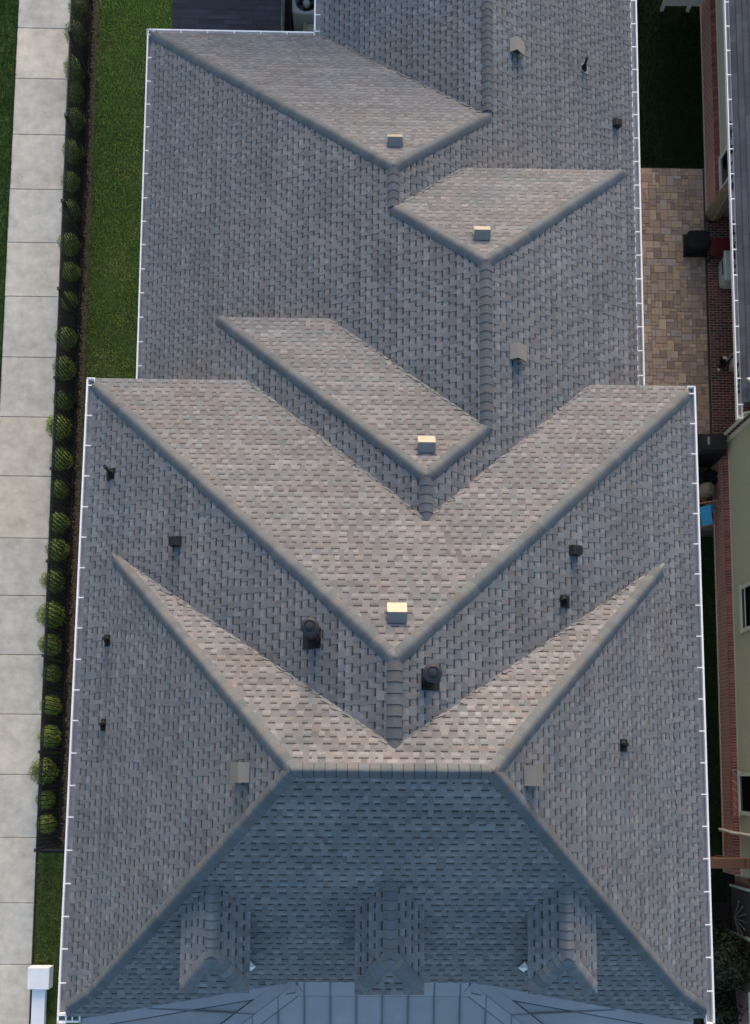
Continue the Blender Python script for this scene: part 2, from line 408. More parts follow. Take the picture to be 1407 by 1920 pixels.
def shingle_plane(bn, pn, sink):
    P = dict(blocks[bn][0])[pn]; hps = cellhp(bn, pn); regs = regions(bn, P)
    big = [(-40, -40), (40, -40), (40, 40), (-40, 40)]
    polys = visible(big, hps, regs)
    for q in polys: dk.poly([(x, y, ev(P, x, y)-.004) for x, y in q])
    if not polys: return
    gl = math.hypot(P[0], P[1]); gx, gy = P[0]/gl, P[1]/gl; tx, ty = -gy, gx
    ep = EXPO/math.sqrt(1+gl*gl)
    ss = [gx*x+gy*y for q in polys for x, y in q]; ts = [tx*x+ty*y for q in polys for x, y in q]
    cell = visible(big, hps, [])
    s0 = min(gx*x+gy*y for x, y in cell[0])
    i0 = int((min(ss)-s0)/ep); i1 = int((max(ss)-s0)/ep)+1
    for i in range(max(i0, 0), i1):
        sA = s0+i*ep; sB = sA+ep
        t = min(ts)-1.0-((i*.147+random.uniform(-.02, .02)) % 1.0)
        while t < max(ts):
            pt = pattern_bank[random.randrange(5)] if random.random() < .45 else pattern_bank[i % 5]
            base = random.choice(PAL); bj = random.uniform(.93, 1.07)
            for (o, w_, tooth) in pt:
                ta, tb = t+o, t+o+w_
                if tb < min(ts) or ta > max(ts): continue
                cc = jit(random.choice(PAL) if random.random() < .4 else base, .09); cc = tuple(v*bj for v in cc)
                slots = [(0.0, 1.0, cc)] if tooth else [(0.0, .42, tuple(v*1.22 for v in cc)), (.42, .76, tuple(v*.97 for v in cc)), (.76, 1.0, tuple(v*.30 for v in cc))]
                faces = []; full = True; ar = 0
                for (ua, ub, col) in slots:
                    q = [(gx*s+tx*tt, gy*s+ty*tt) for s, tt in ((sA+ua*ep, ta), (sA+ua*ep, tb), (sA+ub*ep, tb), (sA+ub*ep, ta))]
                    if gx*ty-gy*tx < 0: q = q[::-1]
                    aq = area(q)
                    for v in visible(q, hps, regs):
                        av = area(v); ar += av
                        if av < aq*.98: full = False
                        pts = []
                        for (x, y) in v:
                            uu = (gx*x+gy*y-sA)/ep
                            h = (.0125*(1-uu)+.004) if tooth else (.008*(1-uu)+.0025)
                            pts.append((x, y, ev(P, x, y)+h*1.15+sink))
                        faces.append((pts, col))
                if not faces or ar < 3e-4: continue
                cxm = faces[0][0][0]
                SH.append((ar/(CAMZ-cxm[2])**2 if full else 0, faces, P))
            t += 1.0
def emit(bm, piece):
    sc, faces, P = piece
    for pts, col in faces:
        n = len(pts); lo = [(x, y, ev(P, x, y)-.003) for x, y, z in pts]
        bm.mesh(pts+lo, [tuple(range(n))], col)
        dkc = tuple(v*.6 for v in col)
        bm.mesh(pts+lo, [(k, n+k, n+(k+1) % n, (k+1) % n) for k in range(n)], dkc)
for bn in blocks:
    if bn == 'P': continue
    for pn, P in blocks[bn][0]: shingle_plane(bn, pn, 0)
deck = dk.build('roof_deck', M['deck'], house)
SH.sort(key=lambda s: -s[0])
# the pieces that show largest, spread over the tops nearest the camera, are objects; the rest is one part
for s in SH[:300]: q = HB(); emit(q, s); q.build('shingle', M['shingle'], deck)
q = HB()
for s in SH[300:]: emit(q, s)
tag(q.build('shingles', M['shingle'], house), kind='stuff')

# ---- ridge and hip caps
def isect(p, q, r):
    m = Matrix(((p[0], p[1], -1), (q[0], q[1], -1), (r[0], r[1], -1)))
    return m.inverted() @ Vector((-p[2], -q[2], -r[2]))
def nrm(P): return Vector((-P[0], -P[1], 1)).normalized()
def onl(p, q, y=None, x=None):
    """point on the intersection of planes p and q at given x or y"""
    if y is not None: x_ = ((q[1]-p[1])*y+q[2]-p[2])/(p[0]-q[0]); return Vector((x_, y, ev(p, x_, y)))
    y_ = ((q[0]-p[0])*x+q[2]-p[2])/(p[1]-q[1]); return Vector((x, y_, ev(p, x, y_)))
CAPC = [(.082, .096, .106), (.076, .090, .100), (.088, .098, .104), (.080, .092, .104), (.090, .095, .098)]
CAPS = []
def caps(lo, hi, P1, P2, hw=.132, step=.17, rise=.027, line=.74, lift=.007, tone=1.0):
    lo = Vector(lo); hi = Vector(hi); d = (hi-lo); Ln = d.length; d.normalize()
    us = []
    for P in (P1, P2):
        u_ = nrm(P).cross(d).normalized()
        if u_.z > 0 or (abs(u_.z) < 1e-6): u_ = -u_ if u_.z > 0 else u_
        us.append(u_)
    n_ = (nrm(P1)+nrm(P2)).normalized()
    k = max(1, round(Ln/step)); st = Ln/k
    for i in range(k):
        a = lo+d*(i*st-.004); b_ = lo+d*min((i+1)*st+.03, Ln+.012); m_ = lo+d*((i+1)*st-.016)
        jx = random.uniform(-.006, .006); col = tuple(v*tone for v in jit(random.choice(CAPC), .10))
        def prof(c, lift):
            pr = []
            for side, f in ((0, 1.0), (0, .72), (0, .40), (0, .14), (1, .14), (1, .40), (1, .72), (1, 1.0)):
                N_ = nrm(P1 if side == 0 else P2)
                bulge = rise*(1-f**2.2)+.012
                blend = N_*(f)+n_*(1-f)
                pr.append(c+us[side]*(hw+jx)*f+blend.normalized()*(bulge+lift))
            return pr
        A_ = prof(a, lift); B_ = prof(b_, .0); M_ = prof(m_, .001)
        base = [a+us[0]*(hw+jx)+nrm(P1)*.002, a+us[1]*(hw+jx)+nrm(P2)*.002, b_+us[0]*(hw+jx)+nrm(P1)*.002, b_+us[1]*(hw+jx)+nrm(P2)*.002]
        pts = A_+B_+base+M_
        fs = [(j, j+1, 21+j, 20+j) for j in range(7)]; fd = [(20+j, 21+j, 9+j, 8+j) for j in range(7)]  # fd: strip before the next cap, painted darker as a shadow line
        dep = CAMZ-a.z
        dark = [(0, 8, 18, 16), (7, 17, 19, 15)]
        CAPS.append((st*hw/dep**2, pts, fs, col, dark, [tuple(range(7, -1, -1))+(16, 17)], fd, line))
# front block
aL = isect(L1, F, B); aR = isect(R1, F, B)
caps(aL, aR, F, B, line=.42, lift=.011)
cL = isect(L1, L2, F); cR = isect(R1, R2, F)
caps(cL, aL, L1, F); caps(cR, aR, R1, F); caps(onl(L2, F, x=-5.44), cL, L2, F); caps(onl(R2, F, x=6.50), cR, R2, F)
caps(onl(L1, B, x=-4.72), aL, L1, B); caps(onl(R1, B, x=5.66), aR, R1, B)
# middle block
aM = isect(L2, R2, MBp)
jy_ = onl(L2, R2, y=.34); caps(jy_, aM, L2, R2, line=.5, lift=.009)
caps(onl(L2, MBp, x=-5.40), aM, L2, MBp); caps(onl(R2, MBp, x=6.47), aM, R2, MBp)
# rear blocks
aC = isect(L4, R4, G3); caps(onl(L4, R4, y=4.40), aC, L4, R4); caps(onl(L4, G3, x=-3.05), aC, L4, G3)
eC = onl(R4, G3, x=RE[0]+.02); caps(eC, aC, R4, G3)
aE = isect(L3, R4, G2); caps(onl(L3, R4, y=6.36), aE, L3, R4); caps(onl(R4, G2, x=5.45), aE, R4, G2)
caps(onl(L3, G2, x=RD[0]+.02), aE, L3, G2)
aD = isect(L3, R3, G1); caps(onl(L3, R3, y=11.36), aD, L3, R3); caps(onl(L3, G1, x=-5.30), aD, L3, G1)
caps(onl(R3, G1, x=RT[0]+.02), aD, R3, G1)
caps(onl(LT, R3, y=14.45), onl(LT, R3, y=24.0), LT, R3)
for i in range(3):
    dl, dr, df = dorm_planes(i); x, z = DORM[i]
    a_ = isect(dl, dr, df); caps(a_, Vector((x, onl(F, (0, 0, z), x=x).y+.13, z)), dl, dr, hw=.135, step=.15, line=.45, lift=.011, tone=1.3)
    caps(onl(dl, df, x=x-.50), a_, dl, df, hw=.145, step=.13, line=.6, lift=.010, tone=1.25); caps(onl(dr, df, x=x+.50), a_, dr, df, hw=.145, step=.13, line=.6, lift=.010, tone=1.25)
CAPS.sort(key=lambda c: -c[0])
restc = HB()
for k, (sc, pts, fs, col, dark, ends, fd, line) in enumerate(CAPS):
    bm = HB() if k < 300 else restc
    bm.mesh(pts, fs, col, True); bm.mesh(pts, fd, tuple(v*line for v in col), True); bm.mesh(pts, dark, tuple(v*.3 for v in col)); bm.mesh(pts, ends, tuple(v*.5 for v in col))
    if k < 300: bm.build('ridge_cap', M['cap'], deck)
if len(CAPS) > 300: tag(restc.build('ridge_caps', M['cap'], house), kind='stuff')

# ---- irregular cut shingles along the valleys
def valley(a, b_, P, into):
    """shingle ends running over the valley line a-b onto plane P, on the side pointed to by 'into'"""
    a = Vector(a); b_ = Vector(b_); d = (b_-a); Ln = d.length; d.normalize(); n_ = nrm(P); u_ = n_.cross(d).normalized()
    if u_.dot(Vector(into)) < 0: u_ = -u_
    k = 0.0
    while k < Ln-.04:
        w_ = random.uniform(.07, .19); e = min(k+w_, Ln); w1 = max(0, random.uniform(-.05, .10)); w2 = max(.004, random.uniform(-.05, .08)); sk = random.uniform(-.05, .05)
        p0 = a+d*k-u_*.05; p1 = a+d*e-u_*.05; p2 = a+d*(e+sk)+u_*w2; p3 = a+d*(k+sk)+u_*w1
        top = [p0+n_*.016, p1+n_*.016, p2+n_*.018, p3+n_*.018]; bot = [p-n_*.024 for p in top]
        col = jit(random.choice(PAL), .1)
        q = HB(); q.mesh(top+bot, [(0, 1, 2, 3)], col); q.mesh(top+bot, [(1, 5, 6, 2), (2, 6, 7, 3), (3, 7, 4, 0)], tuple(v*.7 for v in col)); q.build('valley_shingle', M['shingle'], deck)
        k += w_
valley(onl(L4, MBp, y=7.75), isect(L4, R4, MBp), MBp, (-1, -1, 0)); valley(onl(R4, MBp, y=7.75), isect(L4, R4, MBp), MBp, (1, -1, 0))
valley(onl(L2, B, x=-4.5), isect(L2, R2, B), B, (-1, -1, 0)); valley(onl(R2, B, x=5.4), isect(L2, R2, B), B, (1, -1, 0))
valley(onl(L3, G3, y=9.3), onl(L3, G3, x=RE[0]-.1), G3, (-1, -1, 0)); valley(onl(R3, G2, y=12.78), onl(R3, G2, x=RD[0]+.1), G2, (1, -1, 0))
valley(onl(LT, G1, y=18.1), onl(LT, G1, x=RT[0]-.1), G1, (-1, -1, 0))

# ---- fascia under the stepped eaves
fb = HB()
def fascia(x0, y0, x1, y1, z, h=.17, t=.02):
    if abs(x1-x0) > abs(y1-y0): fb.box((min(x0, x1), y0-t, z-h), (max(x0, x1), y0-.004, z-.012))
    else: fb.box((x0-t/2, min(y0, y1), z-h), (x0+t/2, max(y0, y1), z-.012))
fascia(-5.55, 7.83, 6.6, 7.83, EV); fascia(-3.1, 9.378, -.7, 9.378, ev(G3, 0, 9.38)); fascia(1.8, 12.848, 5.5, 12.848, ev(G2, 0, 12.85))
fascia(-3.098, 7.9, -3.098, 9.35, ev(L4, -3.11, 0)); fascia(5.493, 7.9, 5.493, 12.83, ev(R4, 5.505, 0))
fb.build('fascia', M['white'], house)

# ---- gutters with hangers
def gutter(x0, y0, x1, y1, z, outx, outy, name='gutter', hs=.61, capA=True, capB=True, hoff=.15):
    """outer lip runs (x0,y0)->(x1,y1); out = outward unit vector"""
    d = Vector((x1-x0, y1-y0, 0)); Ln = d.length; d.normalize(); o = Vector((outx, outy, 0))
    b = HB(); inn = HB()
    p0 = Vector((x0, y0, z)); p1 = Vector((x1, y1, z)); up = Vector((0, 0, 1))
    def prism(bm, prof, col=None):
        A_ = [p0-o*a+up*h for a, h in prof]; B_ = [p1-o*a+up*h for a, h in prof]; n = len(prof)
        bm.mesh(A_+B_, [(k, (k+1) % n, n+(k+1) % n, n+k) for k in range(n)]+[tuple(range(n-1, -1, -1)), tuple(range(n, 2*n))], col)
    prism(b, [(0, 0), (.034, 0), (.034, -.012), (.016, -.02), (.03, -.11), (.015, -.11), (-.008, -.03)])
    prism(b, [(.158, .004), (.170, .004), (.170, -.11), (.158, -.11)])
    prism(inn, [(.02, -.09), (.158, -.09), (.158, -.11), (.02, -.11)])
    for c_, q in ((capA, p0), (capB, p1)):
        if c_:
            e = d*.012
            b.mesh([q-o*a+up*h+s for s in (-e, e) for a, h in ((0, 0), (.17, .0), (.17, -.11), (.02, -.11))], [(0, 1, 2, 3), (7, 6, 5, 4), (0, 4, 5, 1), (3, 2, 6, 7), (0, 3, 7, 4), (1, 5, 6, 2)])
    gt = b.build(name, M['white'], house)
    inn.build('gutter_floor', M['gutter_in'], gt)
    k = hoff
    while k < Ln:
        q = p0+d*k; hb = HB(); w_ = d*.012
        hb.mesh([q-o*a+s+up*h for h in (.004, -.008) for a, s in ((.03, -w_), (.165, -w_), (.165, w_), (.03, w_))], [(0, 1, 2, 3), (7, 6, 5, 4), (0, 4, 5, 1), (1, 5, 6, 2), (2, 6, 7, 3), (3, 7, 4, 0)])
        hb.build('gutter_hanger', M['white'], gt); k += hs+random.uniform(-.02, .02)
gutter(-5.592, 7.84, -5.700, -4.74, EV, -1, 0); gutter(6.702, 7.83, 6.748, -4.72, EV, 1, 0)
gutter(-5.69, -4.735, -5.28, -4.735, EV-.01, 0, -1, hs=.12, hoff=.16)
ZR = ev(L3, -5.46, 0)
gutter(-5.462, 18.28, -5.462, 7.7, ZR, -1, 0); gutter(6.725, 25.0, 6.725, 7.7, ZR, 1, 0)
gutter(-5.46, 18.285, -1.335, 18.285, ZR, 0, 1, hs=.66); gutter(-1.337, 25.0, -1.337, 18.30, ZR, -1, 0)

# ---- standing seam porch roof
def metal_plane(pn, P, along, width, off):
    hps = cellhp('P', pn); regs = regions('P', P)
    big = visible([(-40, -40), (40, -40), (40, 40), (-40, 40)], hps, [])[0]
    lo = min(p[along] for p in big); hi = max(p[along] for p in big); k = lo-((lo-off) % width)
    while k < hi:
        for (a, c_, h, nm) in ((k+.012, k+width-.012, .006, 'roof_panel'), (k-.011, k+.011, .034, 'standing_seam')):
            q = [(a, -40), (c_, -40), (c_, 40), (a, 40)] if along == 0 else [(-40, a), (40, a), (40, c_), (-40, c_)]
            bm = HB()
            for v in visible(q, hps, regs):
                top = [(x, y, ev(P, x, y)+h) for x, y in v]; bot = [(x, y, ev(P, x, y)-.02) for x, y in v]; n = len(v)
                kc = random.uniform(.94, 1.06); bm.mesh(top+bot, [tuple(range(n))], (.21*kc, .225*kc, .235*kc) if nm == 'roof_panel' else (.10, .11, .115)); bm.mesh(top+bot, [(j, n+j, n+(j+1) % n, (j+1) % n) for j in range(n)], (.07, .08, .09))  # seam ribs and sides coloured dark to deepen their slight shadow lines
            if bm.f: bm.build(nm, M['metalroof'], house)
        k += width
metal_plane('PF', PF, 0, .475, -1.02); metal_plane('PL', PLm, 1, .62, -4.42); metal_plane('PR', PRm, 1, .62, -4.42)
def strap(p, q, P1, P2, hw, h=.03, nm='hip_flashing'):
    p = Vector(p); q = Vector(q); d = (q-p).normalized(); bm = HB(); us = []
    for P in (P1, P2):
        u_ = nrm(P).cross(d).normalized(); O = P2 if P is P1 else P1; t3 = p+u_*.3
        us.append(u_ if ev(P, t3.x, t3.y) < ev(O, t3.x, t3.y) else -u_)
    for s, P in ((0, P1), (1, P2)):
        n_ = nrm(P); a = [p+n_*h, q+n_*h, q+us[s]*hw+n_*h, p+us[s]*hw+n_*h]; b_ = [v-n_*(h+.01) for v in a]
        bm.mesh(a+b_, [(0, 1, 2, 3)], (.215, .23, .24)); bm.mesh(a+b_, [(3, 2, 6, 7), (0, 3, 7, 4), (1, 5, 6, 2)], (.03, .035, .04))
        e_ = [q_+us[s]*(hw+t2)+n_*.012 for q_, t2 in ((p, 0), (q, 0), (q, .022), (p, .022))]; bm.mesh(e_, [(0, 1, 2, 3)], (.05, .055, .06))
    return bm.build(nm, M['metalroof'], house)
hl = isect(PF, PLm, F); hr = isect(PF, PRm, F)
strap(hl, onl(PF, PLm, y=-7.0), PF, PLm, .21); strap(hr, onl(PF, PRm, y=-7.0), PF, PRm, .21)
fl = HB()
for (x0, x1) in ((hl.x+.05, hr.x-.05),):
    ya = -3.80
    pts = [(x0, ya, ev(PF, x0, ya)+.022), (x1, ya, ev(PF, x1, ya)+.022), (x1, ya-.27, ev(PF, x1, ya-.27)+.022), (x0, ya-.27, ev(PF, x0, ya-.27)+.022)]
    fl.poly(pts, (.225, .24, .25)); fl.poly([(x_, y_-(.02 if j_ > 1 else .27), z_-.006-(.0046 if j_ > 1 else .0621)) for j_, (x_, y_, z_) in enumerate(pts)], (.15, .16, .17)); fl.mesh([pts[3], pts[2], (pts[2][0], pts[2][1], pts[2][2]-.02), (pts[3][0], pts[3][1], pts[3][2]-.02)], [(0, 3, 2, 1)])
fl.build('apron_flashing', M['metalroof'], house)
for P, xa, xb, sgn in ((PLm, -5.25, hl.x, 1), (PRm, 6.33, hr.x, -1)):
    a = onl(P, F, x=xa); b_ = onl(P, F, x=xb); bm = HB(); dn = Vector((0, -1, 0))
    A_ = [a+Vector((0, .03, .03)), b_+Vector((0, .03, .03)), b_+Vector((0, -.16, .022)), a+Vector((0, -.16, .022))]
    bm.mesh(A_+[A_[2]-Vector((0, 0, .02)), A_[3]-Vector((0, 0, .02))], [(0, 1, 2, 3)], (.225, .24, .25)); bm.mesh([A_[3]+Vector((0, 0, -.006)), A_[2]+Vector((0, 0, -.006)), A_[2]+Vector((0, -.022, -.008)), A_[3]+Vector((0, -.022, -.008))], [(0, 1, 2, 3)], (.05, .055, .06)); bm.build('apron_flashing', M['metalroof'], house)
pb2 = HB(); pb2.box((-5.28, -7.2, 6.05), (6.36, -7.0, 6.22))
pb2.build('porch_beam', M['white'], house)
for x in (-5.1, -2.2, .5, 3.2, 6.1):
    c_ = HB(); c_.tube((x, -7.1, 0), (x, -7.1, 6.05), .15, 14, r2=.12); c_.build('porch_column', M['white'], house)

# ---- dormers
for i in range(3):
    x, z = DORM[i]; dl, dr, df = dorm_planes(i); ez = ev(dl, x-.585, 0)
    c_ = HB(); c_.box((x-.43, -3.50, 6.9), (x+.43, -2.2, ez-.02)); dw = c_.build('dormer', M['white'], house)
    e = HB(); e.box((x-.575, -3.71, ez-.10), (x+.575, -3.685, ez-.008)); e.build('dormer_eave', M['white'], dw)
    c_ = HB(); c_.box((x-.30, -3.53, 7.45), (x+.30, -3.50, 8.35)); c_.build('dormer_window', M['glass'], dw)
    # step flashing corner peeping out beside the dormer
    s_ = 1 if i != 2 else -1
    f_ = HB(); xx = x+s_*.585
    f_.mesh([(xx-.09*s_, -3.33, ev(F, 0, -3.33)+.12), (xx+.0*s_, -3.48, ev(F, 0, -3.48)+.03), (xx-.09*s_, -3.55, ev(F, 0, -3.55)+.12), (xx-.10*s_, -3.4, ev(F, 0, -3.4)+.4)], [(0, 1, 2), (0, 3, 1), (1, 3, 2), (0, 2, 3)])
    if i != 1: f_.build('step_flashing', M['white'], dw)
# simple openings on the walls for the other sides
for (x0, x1, y, z0, z1) in ((-4.2, -3.2, -4.16, 1, 2.8), (-1.5, -.5, -4.16, 1, 2.8), (2, 3, -4.16, 1, 2.8), (4.6, 5.6, -4.16, 1, 2.8), (-4.2, -3.2, -4.16, 4, 5.7), (4.6, 5.6, -4.16, 4, 5.7)):
    c_ = HB(); c_.box((x0, y-.04, z0), (x1, y, z1)); wd = c_.build('window', M['white'], house); c_ = HB(); c_.box((x0+.07, y-.05, z0+.07), (x1-.07, y-.035, z1-.07)); c_.build('pane', M['glass'], wd)
c_ = HB(); c_.box((.05, -4.2, 0), (1.0, -4.16, 2.1)); c_.build('door', M['wood'], house)

# ---- roof vents, pipes and flues (parts of the house)
def frame(P, x, y):
    n_ = nrm(P); d = Vector((-P[0], -P[1], 0)); d = (d-n_*d.dot(n_)).normalized(); t_ = n_.cross(d)
    return Vector((x, y, ev(P, x, y))), d, t_, n_
def box_vent(P, x, y, s=1.0, m='ventpaint', label=None):
    o, d, t_, n_ = frame(P, x, y); W = .158*s
    def pt(a, b_, c_): return o+d*a*s+t_*b_+n_*c_*s
    hood = HB(); prof = [(-.085, .025), (.015, .175), (.262, .118), (.262, .085), (.015, .155), (-.075, .020)]
    n = len(prof); A_ = [pt(a, -W, h) for a, h in prof]; B_ = [pt(a, W, h) for a, h in prof]
    hood.mesh(A_+B_, [(k, (k+1) % n, n+(k+1) % n, n+k) for k in range(n)])
    hood.mesh(A_, [(5, 4, 3, 2, 1, 0)]); hood.mesh(B_, [(0, 1, 2, 3, 4, 5)])
    vent = hood.build('roof_vent', M[m], house)
    if label: vent['label'] = label
    b_ = HB(); V = .10*s; q = [(-.06, .0), (-.05, .03), (.015, .14), (.18, .10), (.18, 0)]
    A_ = [pt(a, -V, h) for a, h in q]; B_ = [pt(a, V, h) for a, h in q]; n = 5
    b_.mesh(A_+B_, [(k, (k+1) % n, n+(k+1) % n, n+k) for k in range(n)]+[(4, 3, 2, 1, 0), (5, 6, 7, 8, 9)]); b_.build('vent_throat', M['black'], vent)
    f_ = HB(); A_ = [pt(a, b2, h) for h in (.024, .0) for a, b2 in ((-.06, -.15*s), (.20, -.15*s), (.20, .15*s), (-.06, .15*s))]
    f_.mesh(A_, [(0, 1, 2, 3), (0, 4, 5, 1), (1, 5, 6, 2), (2, 6, 7, 3), (3, 7, 4, 0)]); f_.build('vent_flange', M[m], vent)
for P, x, y in ((G1, .58, 13.0), (G2, 2.24, 10.32), (G3, 1.12, 5.80), (MBp, .54, 2.43), (R3, 3.24, 16.25), (R4, 2.80, 7.98), (L1, -1.80, -.02), (R1, 2.56, -.04)): box_vent(P, x, y)
def small_vent(P, x, y):
    o, d, t_, n_ = frame(P, x, y)
    def pt(a, b_, c_): return o+d*a+t_*b_+n_*c_
    h = HB(); A_ = [pt(a, b_, c_) for c_ in (.0, .11) for a, b_ in ((-.10, -.095), (.12, -.095), (.12, .095), (-.10, .095))]
    A_[4] = pt(-.06, -.08, .12); A_[7] = pt(-.06, .08, .12); A_[5] = pt(.10, -.08, .15); A_[6] = pt(.10, .08, .15)
    h.mesh(A_, [(4, 5, 6, 7), (0, 4, 7, 3), (0, 1, 5, 4), (1, 2, 6, 5), (2, 3, 7, 6)]); v = h.build('exhaust_hood', M['black'], house)
    p = HB(); A_ = [pt(a, b_, c_) for c_ in (.156, .14) for a, b_ in ((-.04, -.06), (.085, -.06), (.085, .06), (-.04, .06))]
    A_[0] = pt(-.04, -.06, .129); A_[3] = pt(-.04, .06, .129); p.mesh(A_, [(0, 1, 2, 3)]); p.build('hood_top', M['rubber'], v)
for P, x, y in ((L2, -3.39, 4.16), (R2, 3.73, 3.96), (R3, 6.02, 15.73)): small_vent(P, x, y)
def vent_pipe(P, x, y, h, r=.03):
    o, d, t_, n_ = frame(P, x, y); z0 = o.z
    p = HB(); p.tube((x, y, z0-.05), (x, y, z0+h), r, 12, cap=False); p.tube((x, y, z0+h-.001), (x, y, z0+h-.05), r*.75, 10)
    v = p.build('vent_pipe', M['black'], house)
    b_ = HB(); q = o+n_*.02; up = Vector((x, y, z0+.12)); ring = [q+(d*math.cos(a)+t_*math.sin(a))*.085 for a in [k*math.pi/8 for k in range(16)]]; r2 = [up+(Vector((math.cos(a), math.sin(a), 0)).normalized())*.042 for a in [math.atan2((w_-o).y, (w_-o).x) for w_ in ring]]
    b_.mesh(ring+r2, [(k, (k+1) % 16, 16+(k+1) % 16, 16+k) for k in range(16)], None, True); b_.build('pipe_boot', M['rubber'], v)
    f_ = HB(); A_ = [o+d*a+t_*c_+n_*e for e in (.022, 0) for a, c_ in ((-.09, -.11), (.115, -.11), (.115, .11), (-.09, .11))]
    f_.mesh(A_, [(0, 1, 2, 3), (0, 4, 5, 1), (1, 5, 6, 2), (2, 6, 7, 3), (3, 7, 4, 0)]); f_.build('pipe_flashing', M['ventpaint'] if y > 16 else M['rubber'], v)
for P, x, y, h in ((L2, -4.91, 5.72, .45), (L1, -4.85, 2.45, .30), (L1, -4.88, .85, .24), (R2, 3.54, 3.02, .30), (R1, 4.60, .50, .28), (R3, 5.15, 16.73, .36)): vent_pipe(P, x, y, h)
def flue(P, x, y, h):
    o, d, t_, n_ = frame(P, x, y); z0 = o.z
    p = HB(); p.tube((x, y, z0-.05), (x, y, z0+h-.15), .062, 18); v = p.build('flue_pipe', M['blackgloss'], house)
    b_ = HB(); b_.lathe([(.115, -.06), (.11, .12), (.098, .20), (.09, .21), (.085, .19), (.062, .20)], (x, y, z0), 24); b_.build('storm_collar', M['rubber'], v)
    c_ = HB(); c_.lathe([(.075, -.16), (.10, -.15), (.105, -.06), (.142, -.055), (.142, -.025), (.118, -.018), (.106, -.002), (.088, .0), (.084, -.012), (.068, -.010), (.062, .008), (.040, .010), (.036, .022), (.0, .024)], (x, y, z0+h), 32, None, False); c_.build('flue_cap', M['blackgloss'], v)
    f_ = HB(); A_ = [o+d*a+t_*c2+n_*e for e in (.024, 0) for a, c2 in ((-.13, -.17), (.21, -.17), (.21, .17), (-.13, .17))]
    f_.mesh(A_, [(0, 1, 2, 3), (0, 4, 5, 1), (1, 5, 6, 2), (2, 6, 7, 3), (3, 7, 4, 0)]); f_.build('flue_flashing', M['rubber'], v)
flue(L2, -.80, 2.17, 1.22); flue(R2, 1.03, 1.46, .98)

# ------------------------------------------------------------------ black picket fence
fence = empty('picket_fence', (-8.0, 10, 0)); tag(fence, 'long black metal picket fence between the hedge and the lawn', 'fence')
FH = 1.68
pk = MB(); pk.box((-.010, -.010, .04), (.010, .010, FH-.02)); pk = pk.data('picket', M['black'])
po = MB(); po.box((-.032, -.032, 0), (.032, .032, FH+.04)); po.box((-.04, -.04, FH+.04), (.04, .04, FH+.06)); po = po.data('post', M['black'])
def fl_(x, y): return (x+8.0, y-10, 0)
py = -1.97; posts = []
while py < 24.5: posts.append(py); py += 2.41
for y in posts: inst('post', po, fl_(-8.0, y), fence)
npk = 0
for a, c_ in zip(posts[:-1], posts[1:]):
    for z in (.10, FH-.14, FH-.01):
        r_ = MB(); r_.box((-.013, a+.03-10, z-.016), (.013, c_-.03-10, z+.016)); r_.build('rail', M['black'], fence)
    n = 20
    for k in range(1, n): inst('picket', pk, fl_(-8.0, a+(c_-a)*k/n), fence); npk += 1
inst('post', po, fl_(-6.6, -1.97), fence); inst('post', po, fl_(-5.3, -1.97), fence)
for xa, xb in ((-8.0, -6.6), (-6.6, -5.3)):
    for z in (.10, FH-.14, FH-.01):
        r_ = MB(); r_.box((xa+.03+8, -1.983-10, z-.016), (xb-.03+8, -1.957-10, z+.016)); r_.build('rail', M['black'], fence)
    for k in range(1, 12): inst('picket', pk, fl_(xa+(xb-xa)*k/12, -1.97), fence)

# ------------------------------------------------------------------ clipped round shrubs
def leaf_ball(rx, rz, n, size, cols, seed, lump=.12, core=True):
    rnd = random.Random(seed); b = MB()
    ph = [rnd.uniform(0, 6.28) for _ in range(6)]
    for k in range(n):
        th = rnd.uniform(0, 6.283); cz = rnd.uniform(-.75, 1); sz = math.sqrt(max(0, 1-cz*cz))
        dv = Vector((sz*math.cos(th), sz*math.sin(th), cz))
        f = 1+lump*(math.sin(3*th+ph[0])*sz+math.sin(5*th+ph[1]+4*cz)*.6+math.sin(7*cz+ph[2]))*.6
        rr = f*(rnd.random()**.25 if rnd.random() < .75 else rnd.uniform(.5, 1.08))
        p = Vector((dv.x*rx*rr, dv.y*rx*rr, dv.z*rz*rr+rz))
        nrm_ = (dv+Vector((rnd.uniform(-.8, .8), rnd.uniform(-.8, .8), rnd.uniform(-.4, .9)))).normalized()
        u_ = nrm_.orthogonal().normalized(); a = rnd.uniform(0, 6.28); v_ = nrm_.cross(u_); u2 = u_*math.cos(a)+v_*math.sin(a); v2 = nrm_.cross(u2)
        s = size*rnd.uniform(.6, 1.25); c = rnd.choice(cols); k2 = rnd.uniform(.7, 1.3); c = tuple(x*k2 for x in c)
        b.poly([p-u2*s, p+v2*s*.45+nrm_*s*.12, p+u2*s, p-v2*s*.45+nrm_*s*.12], c)
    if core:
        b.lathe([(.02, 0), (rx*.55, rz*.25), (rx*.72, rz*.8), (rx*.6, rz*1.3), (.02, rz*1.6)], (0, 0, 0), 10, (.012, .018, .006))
    return b
BX = [(.125, .180, .022), (.165, .215, .028), (.090, .135, .018), (.20, .205, .034)]
shr = [leaf_ball(.285, .29, (2800, 2500, 2900, 2300, 2600, 2800)[s], (.019, .021, .018, .022, .020, .018)[s], [tuple(v*(1, .85, 1.12, .8, .95, .9)[s] for v in c) for c in BX], s, (.05, .09, .06, .11, .07, .05)[s]).data('foliage', M['leaf']) for s in range(6)]
st = MB(); st.tube((0, 0, -.02), (0, 0, .25), .03, 6, r2=.02)
for k in range(4): st.tube((0, 0, .1), (.13*math.cos(k*1.6), .13*math.sin(k*1.6), .32), .012, 5, r2=.006)
st = st.data('stem', M['bark'])
